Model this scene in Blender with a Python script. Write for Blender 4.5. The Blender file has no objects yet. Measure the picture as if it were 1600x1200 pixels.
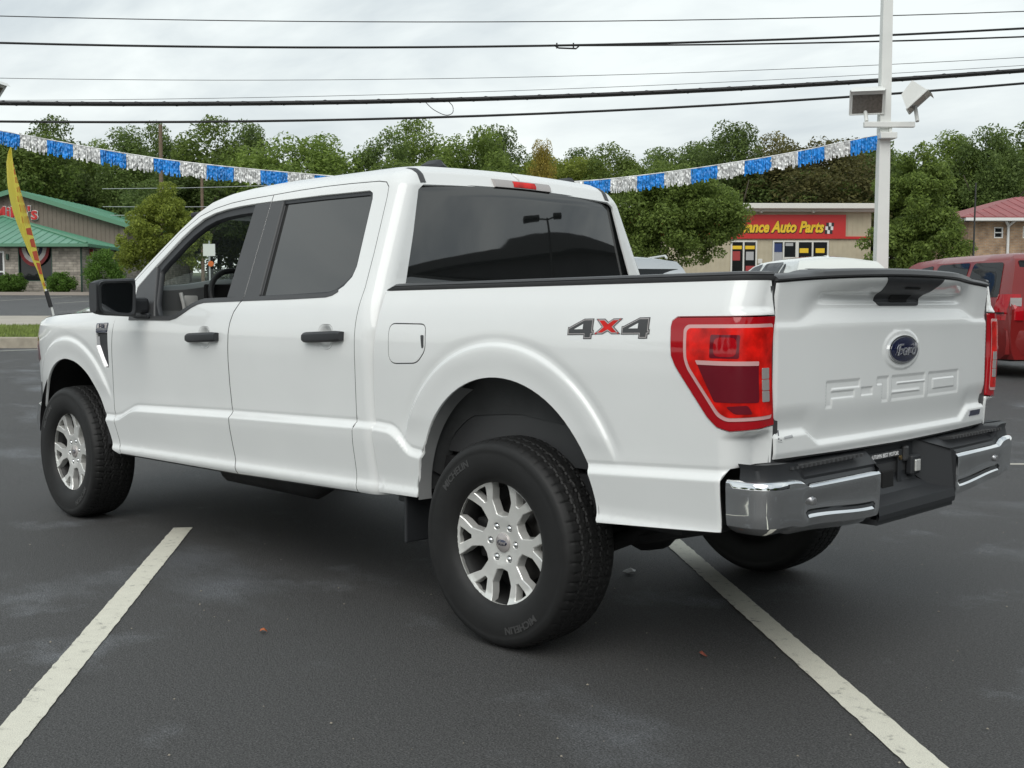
import bpy, bmesh, math, random
import numpy as np
from mathutils import Vector, Matrix
from mathutils.geometry import delaunay_2d_cdt
random.seed(7); rng = np.random.default_rng(11)
SC = bpy.context.scene; COL = SC.collection
R = math.radians

# ---------------------------------------------------------------- camera
CAMP = (-3.034, 3.9333, 1.3057); YAW = -45.05
cd = bpy.data.cameras.new('camera'); cam = bpy.data.objects.new('camera', cd); COL.objects.link(cam)
cam.location = CAMP
cam.rotation_euler = (Matrix.Rotation(R(YAW-90), 4, 'Z') @ Matrix.Rotation(R(90-4.078), 4, 'X') @ Matrix.Rotation(R(.07), 4, 'Z')).to_euler()
cd.sensor_width = 36; cd.lens = 36*1776.55/1600; cd.clip_start = .05; cd.clip_end = 2000
SC.camera = cam

# ---------------------------------------------------------------- sky (overcast) and sun
SUN_EL, SUN_AZ = 44.0, 126.0          # azimuth of the light source in the xy plane, degrees from +x
w = bpy.data.worlds.new('World'); SC.world = w; w.use_nodes = True
nt = w.node_tree; nt.nodes.clear(); N = nt.nodes.new; K = nt.links.new
out = N('ShaderNodeOutputWorld'); bg = N('ShaderNodeBackground'); bg.inputs[1].default_value = .1
sky = N('ShaderNodeTexSky'); sky.sky_type = 'NISHITA'; sky.sun_disc = False
sky.sun_elevation = R(SUN_EL); sky.sun_rotation = R(90-SUN_AZ)
tc = N('ShaderNodeTexCoord'); sep = N('ShaderNodeSeparateXYZ'); K(tc.outputs['Generated'], sep.inputs[0])
def mth(op, a, b=None, c=None):
    n = N('ShaderNodeMath'); n.operation = op
    for i, v in enumerate((a, b, c)):
        if v is None: continue
        if isinstance(v, (int, float)): n.inputs[i].default_value = v
        else: K(v, n.inputs[i])
    return n.outputs[0]
zc_ = mth('MAXIMUM', sep.outputs[2], 0.0)
zd = mth('ADD', zc_, .16)
cmb = N('ShaderNodeCombineXYZ'); K(mth('DIVIDE', sep.outputs[0], zd), cmb.inputs[0]); K(mth('DIVIDE', sep.outputs[1], zd), cmb.inputs[1])
def wnoise(scale, det, rough, dist, off):
    mp = N('ShaderNodeMapping'); mp.inputs['Location'].default_value = off; mp.inputs['Scale'].default_value = (1, 1.5, 1); mp.inputs['Rotation'].default_value = (0, 0, R(30))
    K(cmb.outputs[0], mp.inputs[0]); n = N('ShaderNodeTexNoise'); n.inputs['Scale'].default_value = scale; n.inputs['Detail'].default_value = det
    n.inputs['Roughness'].default_value = rough; n.inputs['Distortion'].default_value = dist; K(mp.outputs[0], n.inputs['Vector']); return n.outputs[0]
n1 = wnoise(.55, 6, .52, .5, (3.1, 1.7, 0)); n2 = wnoise(1.7, 6, .55, .3, (7, 2, 0))
f = mth('ADD', mth('MULTIPLY', n1, .7), mth('MULTIPLY', n2, .3))
ramp = N('ShaderNodeValToRGB'); ramp.color_ramp.elements[0].position = .40; ramp.color_ramp.elements[1].position = .60
ramp.color_ramp.elements[0].color = (4.1, 4.7, 5.1, 1); ramp.color_ramp.elements[1].color = (8.0, 8.5, 8.4, 1)
K(f, ramp.inputs[0])
hz = N('ShaderNodeMapRange'); hz.inputs[1].default_value = 0.0; hz.inputs[2].default_value = .24; hz.inputs[3].default_value = .92; hz.inputs[4].default_value = 0
hz.interpolation_type = 'SMOOTHSTEP'; K(zc_, hz.inputs[0])
mxh = N('ShaderNodeMix'); mxh.data_type = 'RGBA'; K(hz.outputs[0], mxh.inputs[0]); K(ramp.outputs[0], mxh.inputs[6]); mxh.inputs[7].default_value = (8.5, 8.8, 8.5, 1)
mx = N('ShaderNodeMix'); mx.data_type = 'RGBA'; mx.inputs[0].default_value = .94; K(sky.outputs[0], mx.inputs[6]); K(mxh.outputs[2], mx.inputs[7])
K(mx.outputs[2], bg.inputs[0]); K(bg.outputs[0], out.inputs[0])
sd = bpy.data.lights.new('sun', 'SUN'); sd.energy = 1.5; sd.angle = R(48); sd.color = (1, .97, .92)
so = bpy.data.objects.new('sun', sd); COL.objects.link(so)
sv = Vector((math.cos(R(SUN_EL))*math.cos(R(SUN_AZ)), math.cos(R(SUN_EL))*math.sin(R(SUN_AZ)), math.sin(R(SUN_EL))))
so.rotation_euler = sv.to_track_quat('Z', 'Y').to_euler(); so.location = (0, 0, 30)
SC.view_settings.view_transform = 'Standard'; SC.view_settings.look = 'None'; SC.view_settings.exposure = .29; SC.view_settings.gamma = 1
SC.view_settings.use_curve_mapping = False
SC.cycles.max_bounces = 8; SC.cycles.transparent_max_bounces = 12

# ---------------------------------------------------------------- materials
MATS = {}
def mat(name, col, rough=.5, metal=0., ior=1.5, coat=0., trans=0., alpha=1., emit=None, noise=None, bump=None, spec=None, fn=None):
    """noise=(scale, amount, detail): value variation of the colour; bump=(scale, strength, dist)"""
    if name in MATS: return MATS[name]
    m = bpy.data.materials.new(name); m.use_nodes = True; MATS[name] = m
    t = m.node_tree; b = t.nodes['Principled BSDF']; L = t.links.new
    b.inputs['Base Color'].default_value = (*col, 1); b.inputs['Roughness'].default_value = rough; b.inputs['Metallic'].default_value = metal
    b.inputs['IOR'].default_value = ior; b.inputs['Coat Weight'].default_value = coat; b.inputs['Coat Roughness'].default_value = .03
    b.inputs['Transmission Weight'].default_value = trans; b.inputs['Alpha'].default_value = alpha
    if spec is not None: b.inputs['Specular IOR Level'].default_value = spec
    if emit: b.inputs['Emission Color'].default_value = (*emit[0], 1); b.inputs['Emission Strength'].default_value = emit[1]
    tcn = t.nodes.new('ShaderNodeTexCoord')
    if noise:
        n = t.nodes.new('ShaderNodeTexNoise'); n.inputs['Scale'].default_value = noise[0]; n.inputs['Detail'].default_value = noise[2] if len(noise) > 2 else 5
        L(tcn.outputs['Object'], n.inputs['Vector'])
        mr = t.nodes.new('ShaderNodeMapRange'); mr.inputs[1].default_value = .25; mr.inputs[2].default_value = .75
        mr.inputs[3].default_value = 1-noise[1]; mr.inputs[4].default_value = 1+noise[1]; L(n.outputs[0], mr.inputs[0])
        mu = t.nodes.new('ShaderNodeMix'); mu.data_type = 'RGBA'; mu.blend_type = 'MULTIPLY'; mu.inputs[0].default_value = 1
        mu.inputs[6].default_value = (*col, 1); L(mr.outputs[0], mu.inputs[7]); L(mu.outputs[2], b.inputs['Base Color'])
    if bump:
        n = t.nodes.new('ShaderNodeTexNoise'); n.inputs['Scale'].default_value = bump[0]; n.inputs['Detail'].default_value = 6; L(tcn.outputs['Object'], n.inputs['Vector'])
        bp = t.nodes.new('ShaderNodeBump'); bp.inputs['Strength'].default_value = bump[1]; bp.inputs['Distance'].default_value = bump[2]
        L(n.outputs[0], bp.inputs['Height']); L(bp.outputs[0], b.inputs['Normal'])
    if fn: fn(m, t, b, L, tcn)
    return m

# ---------------------------------------------------------------- object helpers
def link(name, me, m=None, parent=None):
    o = bpy.data.objects.new(name, me); COL.objects.link(o)
    if m is not None and me is not None and not me.materials: me.materials.append(m)
    if parent is not None: o.parent = parent
    return o
def tag(o, label=None, cat=None, group=None, kind=None):
    if label: o['label'] = label
    if cat: o['category'] = cat
    if group: o['group'] = group
    if kind: o['kind'] = kind
    return o
def thing(name, label, cat, loc=(0, 0, 0), rz=0., group=None):
    o = bpy.data.objects.new(name, None); COL.objects.link(o); o.empty_display_size = .2
    o.location = loc; o.rotation_euler = (0, 0, rz); return tag(o, label, cat, group)
def copy_tree(o, parent=None):
    c = o.copy(); COL.objects.link(c)
    if parent is not None: c.parent = parent
    for ch in o.children: copy_tree(ch, c)
    return c
class MB:
    """collects boxes, prisms, tubes, grids; build() links them as one mesh object"""
    def __init__(s): s.v = []; s.f = []; s.sm = []
    def add(s, vs, fs, smooth=False):
        o = len(s.v); s.v += [tuple(float(c) for c in p) for p in vs]; s.f += [tuple(i+o for i in f) for f in fs]; s.sm += [smooth]*len(fs); return s
    def box(s, c, d, rz=0., M=None, bev=0.):
        hx, hy, hz_ = d[0]/2, d[1]/2, d[2]/2
        if bev:
            b = min(bev, hx*.9, hy*.9, hz_*.9); vs = []; 
            bm = bmesh.new(); bmesh.ops.create_cube(bm, size=1.0)
            for v in bm.verts: v.co = Vector((v.co.x*d[0], v.co.y*d[1], v.co.z*d[2]))
            bmesh.ops.bevel(bm, geom=bm.edges[:], offset=b, segments=2, profile=.5, affect='EDGES')
            bm.verts.ensure_lookup_table(); vs = [v.co.copy() for v in bm.verts]; fs = [tuple(v.index for v in f.verts) for f in bm.faces]; bm.free()
        else:
            vs = [Vector((x, y, z)) for x in (-hx, hx) for y in (-hy, hy) for z in (-hz_, hz_)]
            fs = [(0, 1, 3, 2), (4, 6, 7, 5), (0, 4, 5, 1), (2, 3, 7, 6), (0, 2, 6, 4), (1, 5, 7, 3)]
        if M is None: M = Matrix.Translation(c) @ Matrix.Rotation(rz, 4, 'Z')
        return s.add([M @ v for v in vs], fs)
    def prism(s, poly, vec):
        """planar 3D polygon swept along vec"""
        n = len(poly); a = [Vector(p) for p in poly]; b = [p+Vector(vec) for p in a]
        return s.add(a+b, [tuple(range(n)), tuple(range(2*n-1, n-1, -1))]+[(i, i+n, (i+1) % n+n, (i+1) % n) for i in range(n)])
    def quad(s, *p): return s.add(p, [tuple(range(len(p)))])
    def tube(s, pts, r, n=8, cap=True, r2=None):
        pts = [Vector(p) for p in pts]; m = len(pts); vs = []
        up = Vector((0, 0, 1))
        for i, p in enumerate(pts):
            t = (pts[min(i+1, m-1)]-pts[max(i-1, 0)]).normalized()
            a = t.cross(up); 
            if a.length < 1e-3: a = t.cross(Vector((1, 0, 0)))
            a.normalize(); b = a.cross(t); rr = r if r2 is None else r+(r2-r)*i/(m-1)
            if isinstance(r, (list, tuple)): rr = r[i]
            vs += [p+a*math.cos(2*math.pi*k/n)*rr+b*math.sin(2*math.pi*k/n)*rr for k in range(n)]
        fs = [(i*n+k, i*n+(k+1) % n, (i+1)*n+(k+1) % n, (i+1)*n+k) for i in range(m-1) for k in range(n)]
        if cap: fs += [tuple(range(n-1, -1, -1)), tuple(range((m-1)*n, m*n))]
        return s.add(vs, fs, True)
    def lathe(s, prof, n=32, M=None, close=False):
        """prof (r, h): axis z"""
        m = len(prof); vs = [Vector((r*math.cos(2*math.pi*k/n), r*math.sin(2*math.pi*k/n), h)) for r, h in prof for k in range(n)]
        if M is not None: vs = [M @ v for v in vs]
        return s.add(vs, [(i*n+k, i*n+(k+1) % n, (i+1)*n+(k+1) % n, (i+1)*n+k) for i in range(m-1) for k in range(n)], True)
    def grid(s, A, smooth=True, flip=False):
        A = np.asarray(A, float); n, m = A.shape[:2]
        fs = [(i*m+j, i*m+j+1, (i+1)*m+j+1, (i+1)*m+j) for i in range(n-1) for j in range(m-1)]
        if flip: fs = [f[::-1] for f in fs]
        return s.add(A.reshape(-1, 3), fs, smooth)
    def mesh(s, name):
        me = bpy.data.meshes.new(name); me.from_pydata(s.v, [], s.f); me.polygons.foreach_set('use_smooth', s.sm); me.update(); return me
    def build(s, name, m, parent=None, auto=True):
        me = s.mesh(name)
        if auto and any(s.sm):
            try: me.set_sharp_from_angle(angle=R(38))
            except Exception: pass
        return link(name, me, m, parent)
def text_mesh(txt, size, depth=.0, shear=0., offset=0., bevel=0., align='CENTER'):
    c = bpy.data.curves.new('lettering', 'FONT'); c.body = txt; c.size = size; c.extrude = depth; c.shear = shear; c.offset = offset; c.bevel_depth = bevel; c.align_x = align; c.resolution_u = 3
    o = bpy.data.objects.new('lettering', c); COL.objects.link(o)
    me = bpy.data.meshes.new_from_object(o.evaluated_get(bpy.context.evaluated_depsgraph_get()))
    bpy.data.objects.remove(o); bpy.data.curves.remove(c); return me
def tri_arrays(me):
    v = np.array([p.co[:] for p in me.vertices]) if len(me.vertices) else np.zeros((0, 3))
    return v, [tuple(p.vertices) for p in me.polygons]
# ---------------------------------------------------------------- truck body surfaces (metres; x forward, y left, z up; rear axle at x=0)
def ss(t):
    t = np.clip(t, 0, 1); return t*t*(3-2*t)
def table(pts, sig, lo=.2, hi=2.1, n=1901):
    g = np.linspace(lo, hi, n); p = np.array(pts, float)
    v = np.interp(g, p[:, 0], p[:, 1]); h = (hi-lo)/(n-1)
    k = max(1, int(3*sig/h)); w = np.exp(-.5*(np.arange(-k, k+1)*h/sig)**2); w /= w.sum()
    v = np.convolve(np.pad(v, k, mode='edge'), w, mode='valid')
    return lambda z: np.interp(z, g, v)
UP = table([(.2,.955),(.60,.960),(.80,.966),(.95,.977),(1.08,.986),(1.17,.986),(1.24,.976),(1.30,.960),(1.34,.944),(1.40,.920),(1.84,.742),
            (1.87,.722),(1.895,.690),(1.908,.655),(1.95,.56),(2.1,.3)], .016)
# lower skirt, added below the crease (raked height)
LOW = table([(.2,-.10),(.40,-.045),(.43,-.012),(.452,.006),(.475,.010),(.50,.000),(.53,.001),(.68,.022),(.73,.026),(2.1,.026)], .006)
CREASE = np.array([(-1.3,.785),(-1.04,.778),(-.44,.742),(.46,.705),(.52,.712),(.585,.775),(.625,.796),(.72,.802),(1.86,.770),(2.84,.735),(2.90,.725),(3.06,.668),(3.12,.660),(4.3,.63)])
def rake(X, z): return .022*(3.0-X)*(1-ss((z-.85)/.35))
RA = (-.01, .555, .472)   # rear arch: centre x, z, radius
FA = (3.70, .505, .462)
def arch_r(X, z, A):
    dx = X-A[0]; dz = z-A[1]
    return np.sqrt(dx*dx+np.maximum(dz, 0)**2), dz
def bodyY(X, z):
    X = np.asarray(X, float); z = np.asarray(z, float)
    zr = z-rake(X, z)
    y = UP(z)
    zc = np.interp(X, CREASE[:, 0], CREASE[:, 1])
    zc = .25*(np.interp(X-.02, CREASE[:, 0], CREASE[:, 1])+2*zc+np.interp(X+.02, CREASE[:, 0], CREASE[:, 1]))
    y = y+LOW(zr)*ss((zc-z)/.030)-.0032*np.exp(-((z-zc-.007)/.008)**2)*ss((X+1.3)/.1)
    for A, R1, amp, zlo in ((RA, .588, .0095, .80), (FA, .575, .0095, .80)):
        r, dz = arch_r(X, z, A)
        f = 1-ss((r-R1)/.018)                      # plateau inside the crest, groove outside
        dip = -.004*np.exp(-((r-R1-.026)/.020)**2)
        w = ss((z-zlo+.06)/.12)
        y = y+(amp*f*(1-.35*ss((R1-r-.02)/.07))+dip)*w
    y = y-.36*np.maximum(X-3.86, 0)**2*(1+.5*ss((z-1.0)/.3))      # nose of the front wing turns in
    y = y-.10*np.maximum(X-3.0, 0)*ss((z-1.16)/.16)*ss((X-3.0)/.3)
    return y
BC = -.985   # bed corner starts here
BR = .105
def bedS(X, z, off=0.):
    """bed side, wrapped round the rear corner: X is arc length once past BC"""
    X = np.asarray(X, float); z = np.asarray(z, float)
    y = bodyY(np.maximum(X, BC-.08), z)+off
    yb = np.minimum(y, .985)
    a = np.clip((BC-X)/BR, 0, np.pi/2); rest = np.maximum((BC-X)-BR*np.pi/2, 0)
    r = BR+(off if np.isscalar(off) else off)
    cy = y-r
    wrap = X < BC
    px = np.where(wrap, BC-r*np.sin(a)+.042*np.sin(a)**.8*(1-np.minimum(rest/.05, 1))*np.maximum(ss((.912-z)/.03), .35*ss((z-1.274)/.02)), X)
    py = np.where(wrap, cy+r*np.cos(a)-rest, y)
    return np.stack([px, py, z+0*px], -1)
def cab_xr(z): return np.interp(z, [.4,1.2,1.4,1.82,1.88,1.93], [.715,.735,.765,.817,.850,.93])
CR = .085
def cabS(X, z, off=0.):
    X = np.asarray(X, float); z = np.asarray(z, float)
    y = bodyY(np.maximum(X, .6), z)+off
    r = CR+off; xc = cab_xr(z)+CR
    a = np.clip((xc-X)/CR, 0, np.pi/2); rest = np.maximum((xc-X)-CR*np.pi/2, 0)
    wrap = X < xc
    px = np.where(wrap, xc-r*np.sin(a), X)
    py = np.where(wrap, y-r+r*np.cos(a)-rest, y)
    return np.stack([px, py, z+0*px], -1)
def zcrown(y, z): return .020*np.clip(1-(y/.68)**2, 0, 1)*ss((z-1.55)/.27)
_cab0 = cabS
def cabS(X, z, off=0.):
    P = _cab0(X, z, off); P[..., 2] += zcrown(P[..., 1], z)*ss((cab_xr(np.asarray(z, float))+CR-np.asarray(X, float))/.12); return P
def rearglassS(y, z):
    y = np.asarray(y, float); z = np.asarray(z, float)
    return np.stack([cab_xr(z)-.004+.034*np.abs(y/.75)**3, y, z+zcrown(y, z)], -1)
def boxsdf(y, z, y0, y1, z0, z1):
    dy = np.maximum(y0-y, y-y1); dz = np.maximum(z0-z, z-z1)
    return np.minimum(np.maximum(dy, dz), 0)+np.hypot(np.maximum(dy, 0), np.maximum(dz, 0))
def letters_sdf(y, z):
    """stamped tailgate characters F-150; t runs left to right in the picture (= -y)"""
    t = -y; h0, h1 = .957, 1.043; s = .024; d = np.full(np.broadcast(y, z).shape, 9.)
    def B(a, b, c, e):
        nonlocal d; d = np.minimum(d, boxsdf(t, z, a, b, c, e))
    x = -.512                                     # F
    B(x, x+.036, h0, h1); B(x, x+.215, h1-s, h1); B(x, x+.180, h0+.028, h0+.028+s)
    x = -.285; B(x, x+.075, .988, .988+s)          # hyphen
    x = -.175; B(x+.038, x+.082, h0, h1); B(x, x+.06, h1-s, h1)   # 1
    x = -.065                                     # 5
    B(x, x+.265, h1-s, h1); B(x, x+.04, .994, h1); B(x, x+.265, .989, .989+s); B(x+.225, x+.265, h0, 1.0); B(x, x+.265, h0, h0+s)
    x = .232                                      # 0
    B(x, x+.28, h1-s, h1); B(x, x+.28, h0, h0+s); B(x, x+.04, h0, h1); B(x+.24, x+.28, h0, h1)
    return d
def tailS(y, z, off=0.):
    y = np.asarray(y, float); z = np.asarray(z, float); ay = np.abs(y)
    x = -1.088-.024*(1-np.clip(ay/.82, 0, 1)**2)                  # crowned across
    ze = 1.252+.053*(1-ss((ay-.53)/.17)); d0 = .24*(ze-1.222)
    g = np.where(z < ze, ss((z-1.222)/(ze-1.222))*d0, d0)         # shelf that leans in, facing up
    up = ss((z-ze-.004)/(1.392-ze))*(d0+.004+.050*(1-ss((ay-.28)/.36)))                     # scoop back out to the lip
    deep = .012*(1-ss((ay-.50)/.06))*ss((z-ze)/.012)*(1-ss((z-1.336)/.012))
    x = x+g-up+deep
    zl = .856+.044*ss((ay-.54)/.10)
    x = x+.015*ss((.985-z)/(.985-zl-.0))*(1-ss((zl-z)/.026))+.006*ss((.83-z)/.03)
    r = np.hypot(y/.150, (z-1.139)/.078); x = x-.0045*(1-ss((r-.84)/.16))     # boss round the emblem
    d = letters_sdf(y, z); x = x+.0034*ss((.004-d)/.008)
    x = x+.012*ss((ay-.795)/.02)
    return np.stack([x-off, y, z+0*y], -1)
def tailS4(y, z): return tailS(y, z, .004)
def tailS2(y, z): return tailS(y, z, .0015)
def cab_off(o):
    f = lambda X, z: cabS(X, z, o)
    f.__name__ = 'cab%+.4f' % o; return f
def bed_off(o):
    f = lambda X, z: bedS(X, z, o)
    f.__name__ = 'bed%+.4f' % o; return f
# ---------------------------------------------------------------- 2D polygons and sheet-metal panels
def resample(P, step):
    P = np.asarray(P, float); o = []
    for a, b in zip(P, np.roll(P, -1, 0)):
        n = max(1, int(math.ceil(np.hypot(*(b-a))/step)))
        o += [a+(b-a)*k/n for k in range(n)]
    return np.array(o)
def rnd(P, r, seg=5):
    """round every corner; r a number or one per corner"""
    P = np.asarray(P, float); n = len(P); rs = [r]*n if np.isscalar(r) else r; o = []
    for i in range(n):
        a, p, b = P[i-1], P[i], P[(i+1) % n]; da = a-p; db = b-p; la = np.hypot(*da); lb = np.hypot(*db)
        d = min(rs[i], la*.48, lb*.48)
        if d < 1e-5: o.append(p); continue
        q, s_ = p+da/la*d, p+db/lb*d
        for k in range(seg+1):
            t = k/seg; o.append((1-t)**2*q+2*t*(1-t)*p+t*t*s_)
    return np.array(o)
def spline(P, n=8):
    """open Catmull-Rom"""
    P = np.asarray(P, float); Q = np.vstack([2*P[0]-P[1], P, 2*P[-1]-P[-2]]); o = []
    for i in range(1, len(Q)-2):
        for k in range(n):
            t = k/n; a, b, c, d = Q[i-1:i+3]
            o.append(.5*((2*b)+(c-a)*t+(2*a-5*b+4*c-d)*t*t+(3*b-a-3*c+d)*t**3))
    o.append(P[-1]); return np.array(o)
def area(P): return .5*np.sum(P[:, 0]*np.roll(P[:, 1], -1)-np.roll(P[:, 0], -1)*P[:, 1])
def inset(P, d):
    P = np.asarray(P, float)
    if area(P) < 0: P = P[::-1]
    t1 = P-np.roll(P, 1, 0); t2 = np.roll(P, -1, 0)-P
    t1 /= np.maximum(np.hypot(t1[:, 0], t1[:, 1]), 1e-9)[:, None]; t2 /= np.maximum(np.hypot(t2[:, 0], t2[:, 1]), 1e-9)[:, None]
    n = np.stack([-(t1[:, 1]+t2[:, 1]), t1[:, 0]+t2[:, 0]], 1); l = np.maximum(np.hypot(n[:, 0], n[:, 1]), .9)
    return P+n/l[:, None]*d*(2/l[:, None])
def pip(Q, P):
    x, y = Q[:, 0], Q[:, 1]; r = np.zeros(len(Q), bool)
    for (ax, ay), (bx, by) in zip(P, np.roll(P, -1, 0)):
        if ay == by: continue
        r ^= ((ay > y) != (by > y)) & (x < (bx-ax)*(y-ay)/(by-ay)+ax)
    return r
def near(Q, B, d):
    """True where Q lies within d of a sampled boundary point"""
    keep = np.zeros(len(Q), bool)
    for i in range(0, len(Q), 2000):
        q = Q[i:i+2000]; keep[i:i+2000] = (((q[:, None]-B[None])**2).sum(-1).min(1) < d*d)
    return keep
PC = {}
def panel_data(outer, holes, S, step, gap, th, slant, fine, extra=None, crisp=False):
    key = (str(np.round(outer, 5).tolist()), str([np.round(h, 5).tolist() for h in holes]), S.__name__, step, gap, th, slant, str(fine), extra is None)
    if key in PC: return PC[key]
    loops = [inset(resample(outer, step*.8), gap)]
    for h in holes:
        hh = np.asarray(h, float)
        if area(hh) < 0: hh = hh[::-1]
        loops.append(inset(resample(hh, step*.8), -gap)[::-1])
    B = np.vstack(loops)
    lo, hi = loops[0].min(0), loops[0].max(0)
    def gridpts(l, h, st):
        gx = np.arange(l[0]+st/2, h[0], st); gy = np.arange(l[1]+st/2, h[1], st*.866)
        g = np.array([(x+(.5*st if j % 2 else 0), y) for j, y in enumerate(gy) for x in gx]).reshape(-1, 2); return g
    G = gridpts(lo, hi, step)
    if fine:
        (fl, fh, fs) = fine
        ins = (G[:, 0] > fl[0]-step*.5) & (G[:, 0] < fh[0]+step*.5) & (G[:, 1] > fl[1]-step*.5) & (G[:, 1] < fh[1]+step*.5)
        G = np.vstack([G[~ins], gridpts(np.array(fl), np.array(fh), fs)])
    def inside(Q):
        m = pip(Q, loops[0])
        for h in loops[1:]: m &= ~pip(Q, h)
        return m
    G = G[inside(G)]
    if len(G): G = G[~near(G, B, step*.42)] if not fine else G[~near(G, B, fine[2]*.5)]
    if extra is not None:
        X_ = extra[inside(extra)]; X_ = X_[~near(X_, B, .006)]
        if len(G) and len(X_): G = G[~near(G, X_, .011)]
        G = np.vstack([G, X_])
    V = np.vstack([B, G]); E_ = []; o = 0
    for l in loops:
        E_ += [(o+i, o+(i+1) % len(l)) for i in range(len(l))]; o += len(l)
    rv, re, rf, _, _, _ = delaunay_2d_cdt([Vector(p) for p in V], E_, [], 0, 1e-7)
    rv = np.array([v[:] for v in rv]); F = [f for f in rf]
    cen = np.array([rv[list(f)].mean(0) for f in F]); ok = inside(cen)
    F = [f for f, k in zip(F, ok) if k]
    def lift(Q):
        e = 1e-3; u, v = Q[:, 0], Q[:, 1]; P = S(u, v)
        n = np.cross(S(u, v+e)-S(u, v-e), S(u+e, v)-S(u-e, v)); n /= np.maximum(np.linalg.norm(n, axis=1), 1e-12)[:, None]
        return P, n
    P, Nn = lift(rv)
    F2 = []
    for f in F:
        a, b, c = P[f[0]], P[f[1]], P[f[2]]
        F2.append(tuple(f) if np.dot(np.cross(b-a, c-a), Nn[f[0]]+Nn[f[1]]+Nn[f[2]]) > 0 else tuple(f[::-1]))
    VV = [P]; NN = [Nn]; o = len(P)
    if th > 0:
        for li, l in enumerate(loops):
            p, n = lift(l); k = len(l)
            t = np.roll(p, -1, 0)-np.roll(p, 1, 0); side = np.cross(t, n)
            side /= np.maximum(np.linalg.norm(side, axis=1), 1e-12)[:, None]
            c2 = l.mean(0); q2, _ = lift(c2+(l-c2)*.98); s = np.sign(np.sum((p-q2)*side)) or 1.
            if li > 0: s = -s
            side *= s           # points off the metal: outwards of the sheet
            low = p-n*th
            if slant and li > 0:
                lc = low.mean(0); low = lc+(low-lc)*slant
            nt_ = n*(.25 if crisp else 1)+side; nt_ /= np.linalg.norm(nt_, axis=1)[:, None]
            if crisp:
                ch = p+side*.0028-n*.0028; nc = n+side; nc /= np.linalg.norm(nc, axis=1)[:, None]
                VV += [p, ch]; NN += [nc, nc]
                for i in range(k):
                    j = (i+1) % k; f = (o+i, o+j, o+k+j, o+k+i); a, b, c = p[i], p[j], ch[j]
                    F2.append(f if np.dot(np.cross(b-a, c-a), nc[i]) > 0 else f[::-1])
                o += 2*k; p = ch; nt_ = side
            VV += [p, low]; NN += [nt_, side]
            for i in range(k):
                j = (i+1) % k; f = (o+i, o+j, o+k+j, o+k+i)
                a, b, c = p[i], p[j], low[j]
                F2.append(f if np.dot(np.cross(b-a, c-a), side[i]) > 0 else f[::-1])
            o += 2*k
    PC[key] = (np.vstack(VV), F2, np.vstack(NN)); return PC[key]
def panel(name, m, parent, outer, holes=(), S=None, step=.03, gap=.0025, th=.014, sg=1, slant=None, fine=None, base=(0, 0, 0), extra=None, crisp=False):
    V, F, Nn = panel_data(np.asarray(outer, float), [np.asarray(h, float) for h in holes], S, step, gap, th, slant, fine, extra, crisp)
    V = V.copy(); Nn = Nn.copy()
    if sg < 0:
        V[:, 1] *= -1; Nn[:, 1] *= -1; F = [f[::-1] for f in F]
    V = V-np.array(base)
    me = bpy.data.meshes.new(name); me.from_pydata(V.tolist(), [], F); me.polygons.foreach_set('use_smooth', [True]*len(F)); me.update()
    me.normals_split_custom_set_from_vertices(Nn.tolist())
    return link(name, me, m, parent)

def crease_rows():
    """rows of sample points along the body creases and round the wheel flares"""
    fam = []; xs = np.arange(-1.19, 4.3, .013); zc = np.interp(xs, CREASE[:, 0], CREASE[:, 1])
    zc = .25*(np.interp(xs-.02, CREASE[:, 0], CREASE[:, 1])+2*zc+np.interp(xs+.02, CREASE[:, 0], CREASE[:, 1]))
    fam.append(np.vstack([np.stack([xs, zc+dz], 1) for dz in np.r_[.022, .015, .009, .004, np.arange(-.001, -.040, -.0055), -.047, -.056]]))
    fam.append(np.vstack([np.stack([xs[::2], dz+rake(xs[::2], .5)], 1) for dz in (.43, .445, .46, .475, .49, .503, .52)]))
    for A, R1 in ((RA, .588), (FA, .575)):
        a = np.linspace(-.1, np.pi+.1, 150)
        fam.append(np.vstack([np.stack([A[0]+(R1+r)*np.cos(a), A[1]+(R1+r)*np.sin(a)], 1) for r in (-.095, -.075, -.055, -.035, -.018, -.006, .001, .007, .013, .019, .027, .037, .050, .066, .085)]))
    o = np.zeros((0, 2))
    for F_ in fam:
        if len(o): F_ = F_[~near(F_, o, .010)]
        o = np.vstack([o, F_])
    return o
CREASEPTS = crease_rows()

def gap_shade(parent, outline, S, sg, name='gap_shade', w0=-.0032, w1=.0065, step=.03):
    """black strip just under the skin that paints the shade of a shut line"""
    P = resample(outline, .02); return panel(name, RUBBER_GAP, parent, inset(P, w0), [inset(P, w1)], S=S, step=step, gap=0, th=0, sg=sg)  # black colour stands in for the shade deep in the panel gap
# ---------------------------------------------------------------- lot frame: l to the right of the camera, d away from it, z up
YR = R(YAW); FW = Vector((math.cos(YR), math.sin(YR), 0)); RT = Vector((math.sin(YR), -math.cos(YR), 0)); LOTRZ = YR-R(90)
def H(d): return float(np.interp(d, [0, 8.5, 12, 16, 20, 24.2, 32, 50, 60, 72, 80, 100, 140, 300], [0, 0, .12, .28, .33, .34, .52, .72, 1.28, 2.0, 2.3, 3.2, 5.0, 6.0]))
def G(d, l, z=0.): return Vector((CAMP[0], CAMP[1], 0))+FW*d+RT*l+Vector((0, 0, z))
def sheet(name, d0, d1, l0, l1, m, nd=24, nl=4, lift=0., hf=H):
    mb = MB(); mb.grid([[G(d, l, hf(d)+lift) for l in np.linspace(l0, l1, nl)] for d in np.linspace(d0, d1, nd)], True, flip=False)
    o = mb.build(name, m, None, auto=False); tag(o, kind='structure'); return o
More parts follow.
